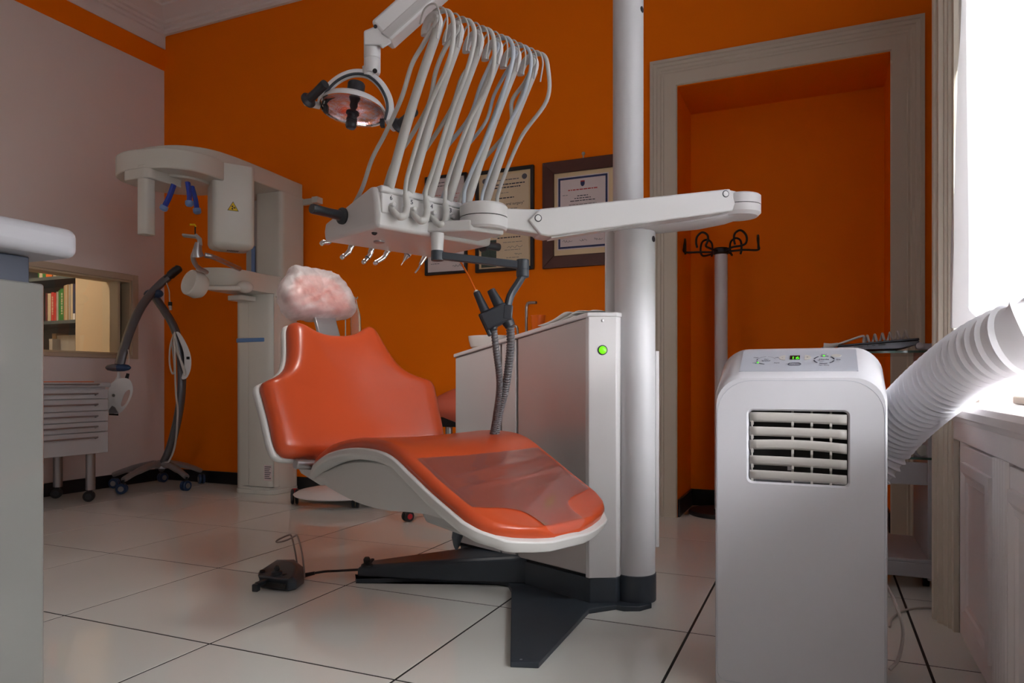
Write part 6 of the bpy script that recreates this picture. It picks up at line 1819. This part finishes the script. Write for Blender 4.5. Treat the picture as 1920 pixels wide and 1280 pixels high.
books = [(86, 89.5, 549, 'book_maroon', 'dark maroon book at the left end of the middle shelf row'),
         (90, 96, 550, 'book_cream', 'cream book left of the two red ones'),
         (96.5, 101.5, 548, 'book_red', 'tall red book with pale lettering beside a cream one'),
         (101.7, 106, 549, 'book_red', 'narrower red book beside a grey one'),
         (106.3, 110, 547, 'book_grey', 'pale grey book between red and green ones'),
         (110.3, 113.3, 544, 'book_green', 'thin dark green book'),
         (113.5, 119.5, 541, 'book_green', 'thick green book with pale lettering'),
         (120, 123, 535, 'book_tan', 'tan book right of the green ones'),
         (123.2, 125.8, 534, 'book_cream', 'cream book among the tall tan ones'),
         (126, 129, 533, 'book_tan', 'tall tan book next to a pale folder'),
         (129.2, 132.5, 533, 'book_grey', 'pale grey folder on the middle shelf'),
         (133, 137, 532, 'book_cream', 'tall cream folder near the right end of the shelf'),
         (137.3, 141.5, 532, 'book_navy', 'navy blue book with white foot label at the shelf end')]
def book(x0, x1, z0, z1, m, lab, ylead=0.03, depth=0.16, grp='books on the middle shelf of the next room'):
    t_ = thing('book', lab, 'book', R, ((x0 + x1) / 2, YS + ylead + depth / 2, z0), grp)
    c_ = MB().box(x0, x0 + 0.0025, YS + ylead, YS + ylead + depth, z0, z1).build('cover', m, t_)
    MB().box(x1 - 0.0025, x1, YS + ylead, YS + ylead + depth, z0, z1).build('cover', m, t_)
    MB().box(x0, x1, YS + ylead - 0.002, YS + ylead + 0.001, z0, z1).build('spine', m, t_)
    MB().box(x0 + 0.0025, x1 - 0.0025, YS + ylead + 0.001, YS + ylead + depth - 0.004, z0 + 0.003, z1 - 0.004).build('pages', 'paper_cream', t_)
    return t_
for (a, b, yt, m, lab) in books:
    x0, x1 = R.hit(a, 590, 'y', YS + 0.03).x, R.hit(b, 590, 'y', YS + 0.03).x
    zt_2 = px_z((a + b) / 2, yt)
    t_ = book(x0, x1 - 0.0006, zsh[1] + 0.012, zt_2, m, lab)
    if 'lettering' in lab:
        mb = MB(); n_ = 9
        for k in range(n_):
            zz = zsh[1] + 0.06 + (zt_2 - zsh[1] - 0.09) * k / n_
            mb.box(x0 + (x1 - x0) * 0.3, x0 + (x1 - x0) * 0.7, YS + 0.0275, YS + 0.0282, zz, zz + 0.009 + 0.003 * (k % 3))
        mb.build('spine_print', 'book_cream', t_, smooth=0)
    if 'navy' in lab: MB().box(x0, x1 - 0.001, YS + 0.0275, YS + 0.028, zsh[1] + 0.013, zsh[1] + 0.06).build('spine_label', 'lamp_white', t_, smooth=0)
for (a, b, m, lab) in ((72, 74, 'book_green', 'dark green book at the left of the upper shelf'), (74.3, 80, 'book_cream', 'cream book on the upper shelf'), (80.3, 86, 'book_green', 'green book left of the orange one on the upper shelf'), (86.5, 98, 'book_orange', 'thick orange book on the upper shelf'), (100, 106, 'book_cream', 'pale book right of the orange one on the upper shelf')):
    x0, x1 = R.hit(a, 510, 'y', YS + 0.03).x, R.hit(b, 510, 'y', YS + 0.03).x
    book(x0, x1, zsh[0] + 0.012, zsh[0] + 0.2, m, lab, grp='books on the upper shelf of the next room')
# boxes on the lower shelf
zl = lev[1] + 0.012
def filebox(a, b, yt, lab, m, yl=0.05, dp=0.2, nm='file_box'):
    x0, x1 = R.hit(a, 640, 'y', YS + yl).x, R.hit(b, 640, 'y', YS + yl).x
    zt2 = R.hit((a + b) / 2, yt, 'y', YS + yl).z
    t_ = thing(nm, lab, 'box', R, ((x0 + x1) / 2, YS + yl + dp / 2, zl))
    MB().box(x0, x1, YS + yl, YS + yl + dp, zl, zt2 - 0.004).build('box_body', m, t_, bevel=0.002)
    MB().box(x0 - 0.001, x1 + 0.001, YS + yl - 0.001, YS + yl + dp, zt2 - 0.016, zt2).build('box_lid', m, t_, bevel=0.002)
filebox(92, 98, 635, 'small upright grey box at the left of the lower shelf', 'book_grey', 0.04, 0.1)
filebox(97.5, 105, 625, 'dark tall box behind the grey ones on the lower shelf', 'book_tan', 0.15, 0.1)
filebox(107, 141, 628, 'long pale grey box on the lower shelf', 'book_grey', 0.10, 0.15)
p = R.hit(127, 655, 'y', YS + 0.07)
single(MB().lathe([(0.016, 0), (0.016, 0.065), (0.013, 0.068), (0, 0.068)], (p.x, YS + 0.07, zl), n=20), 'metal_tin', 'small round metal tin in front of the long grey box', 'tin', 'brushed', R, (p.x, YS + 0.07, zl))
# ceiling lamp in the next room
nl = thing('ceiling_lamp', 'round white ceiling lamp in the next room', 'ceiling lamp', R, (-0.95, -1.6, 2.7))
MB().lathe([(0.16, 0.0), (0.16, -0.02), (0.14, -0.05), (0.0, -0.07)], (-0.95, -1.6, 2.70), n=32).build('lamp_bowl', 'lamp_white', nl)
li = bpy.data.lights.new('next_room_bulb', 'POINT'); li.energy = 52; li.shadow_soft_size = 0.12; li.color = (1.0, 0.90, 0.76)
lo = bpy.data.objects.new('next_room_bulb', li); COL.objects.link(lo); lo.parent = nl; lo.location = (0, 0, -0.16)
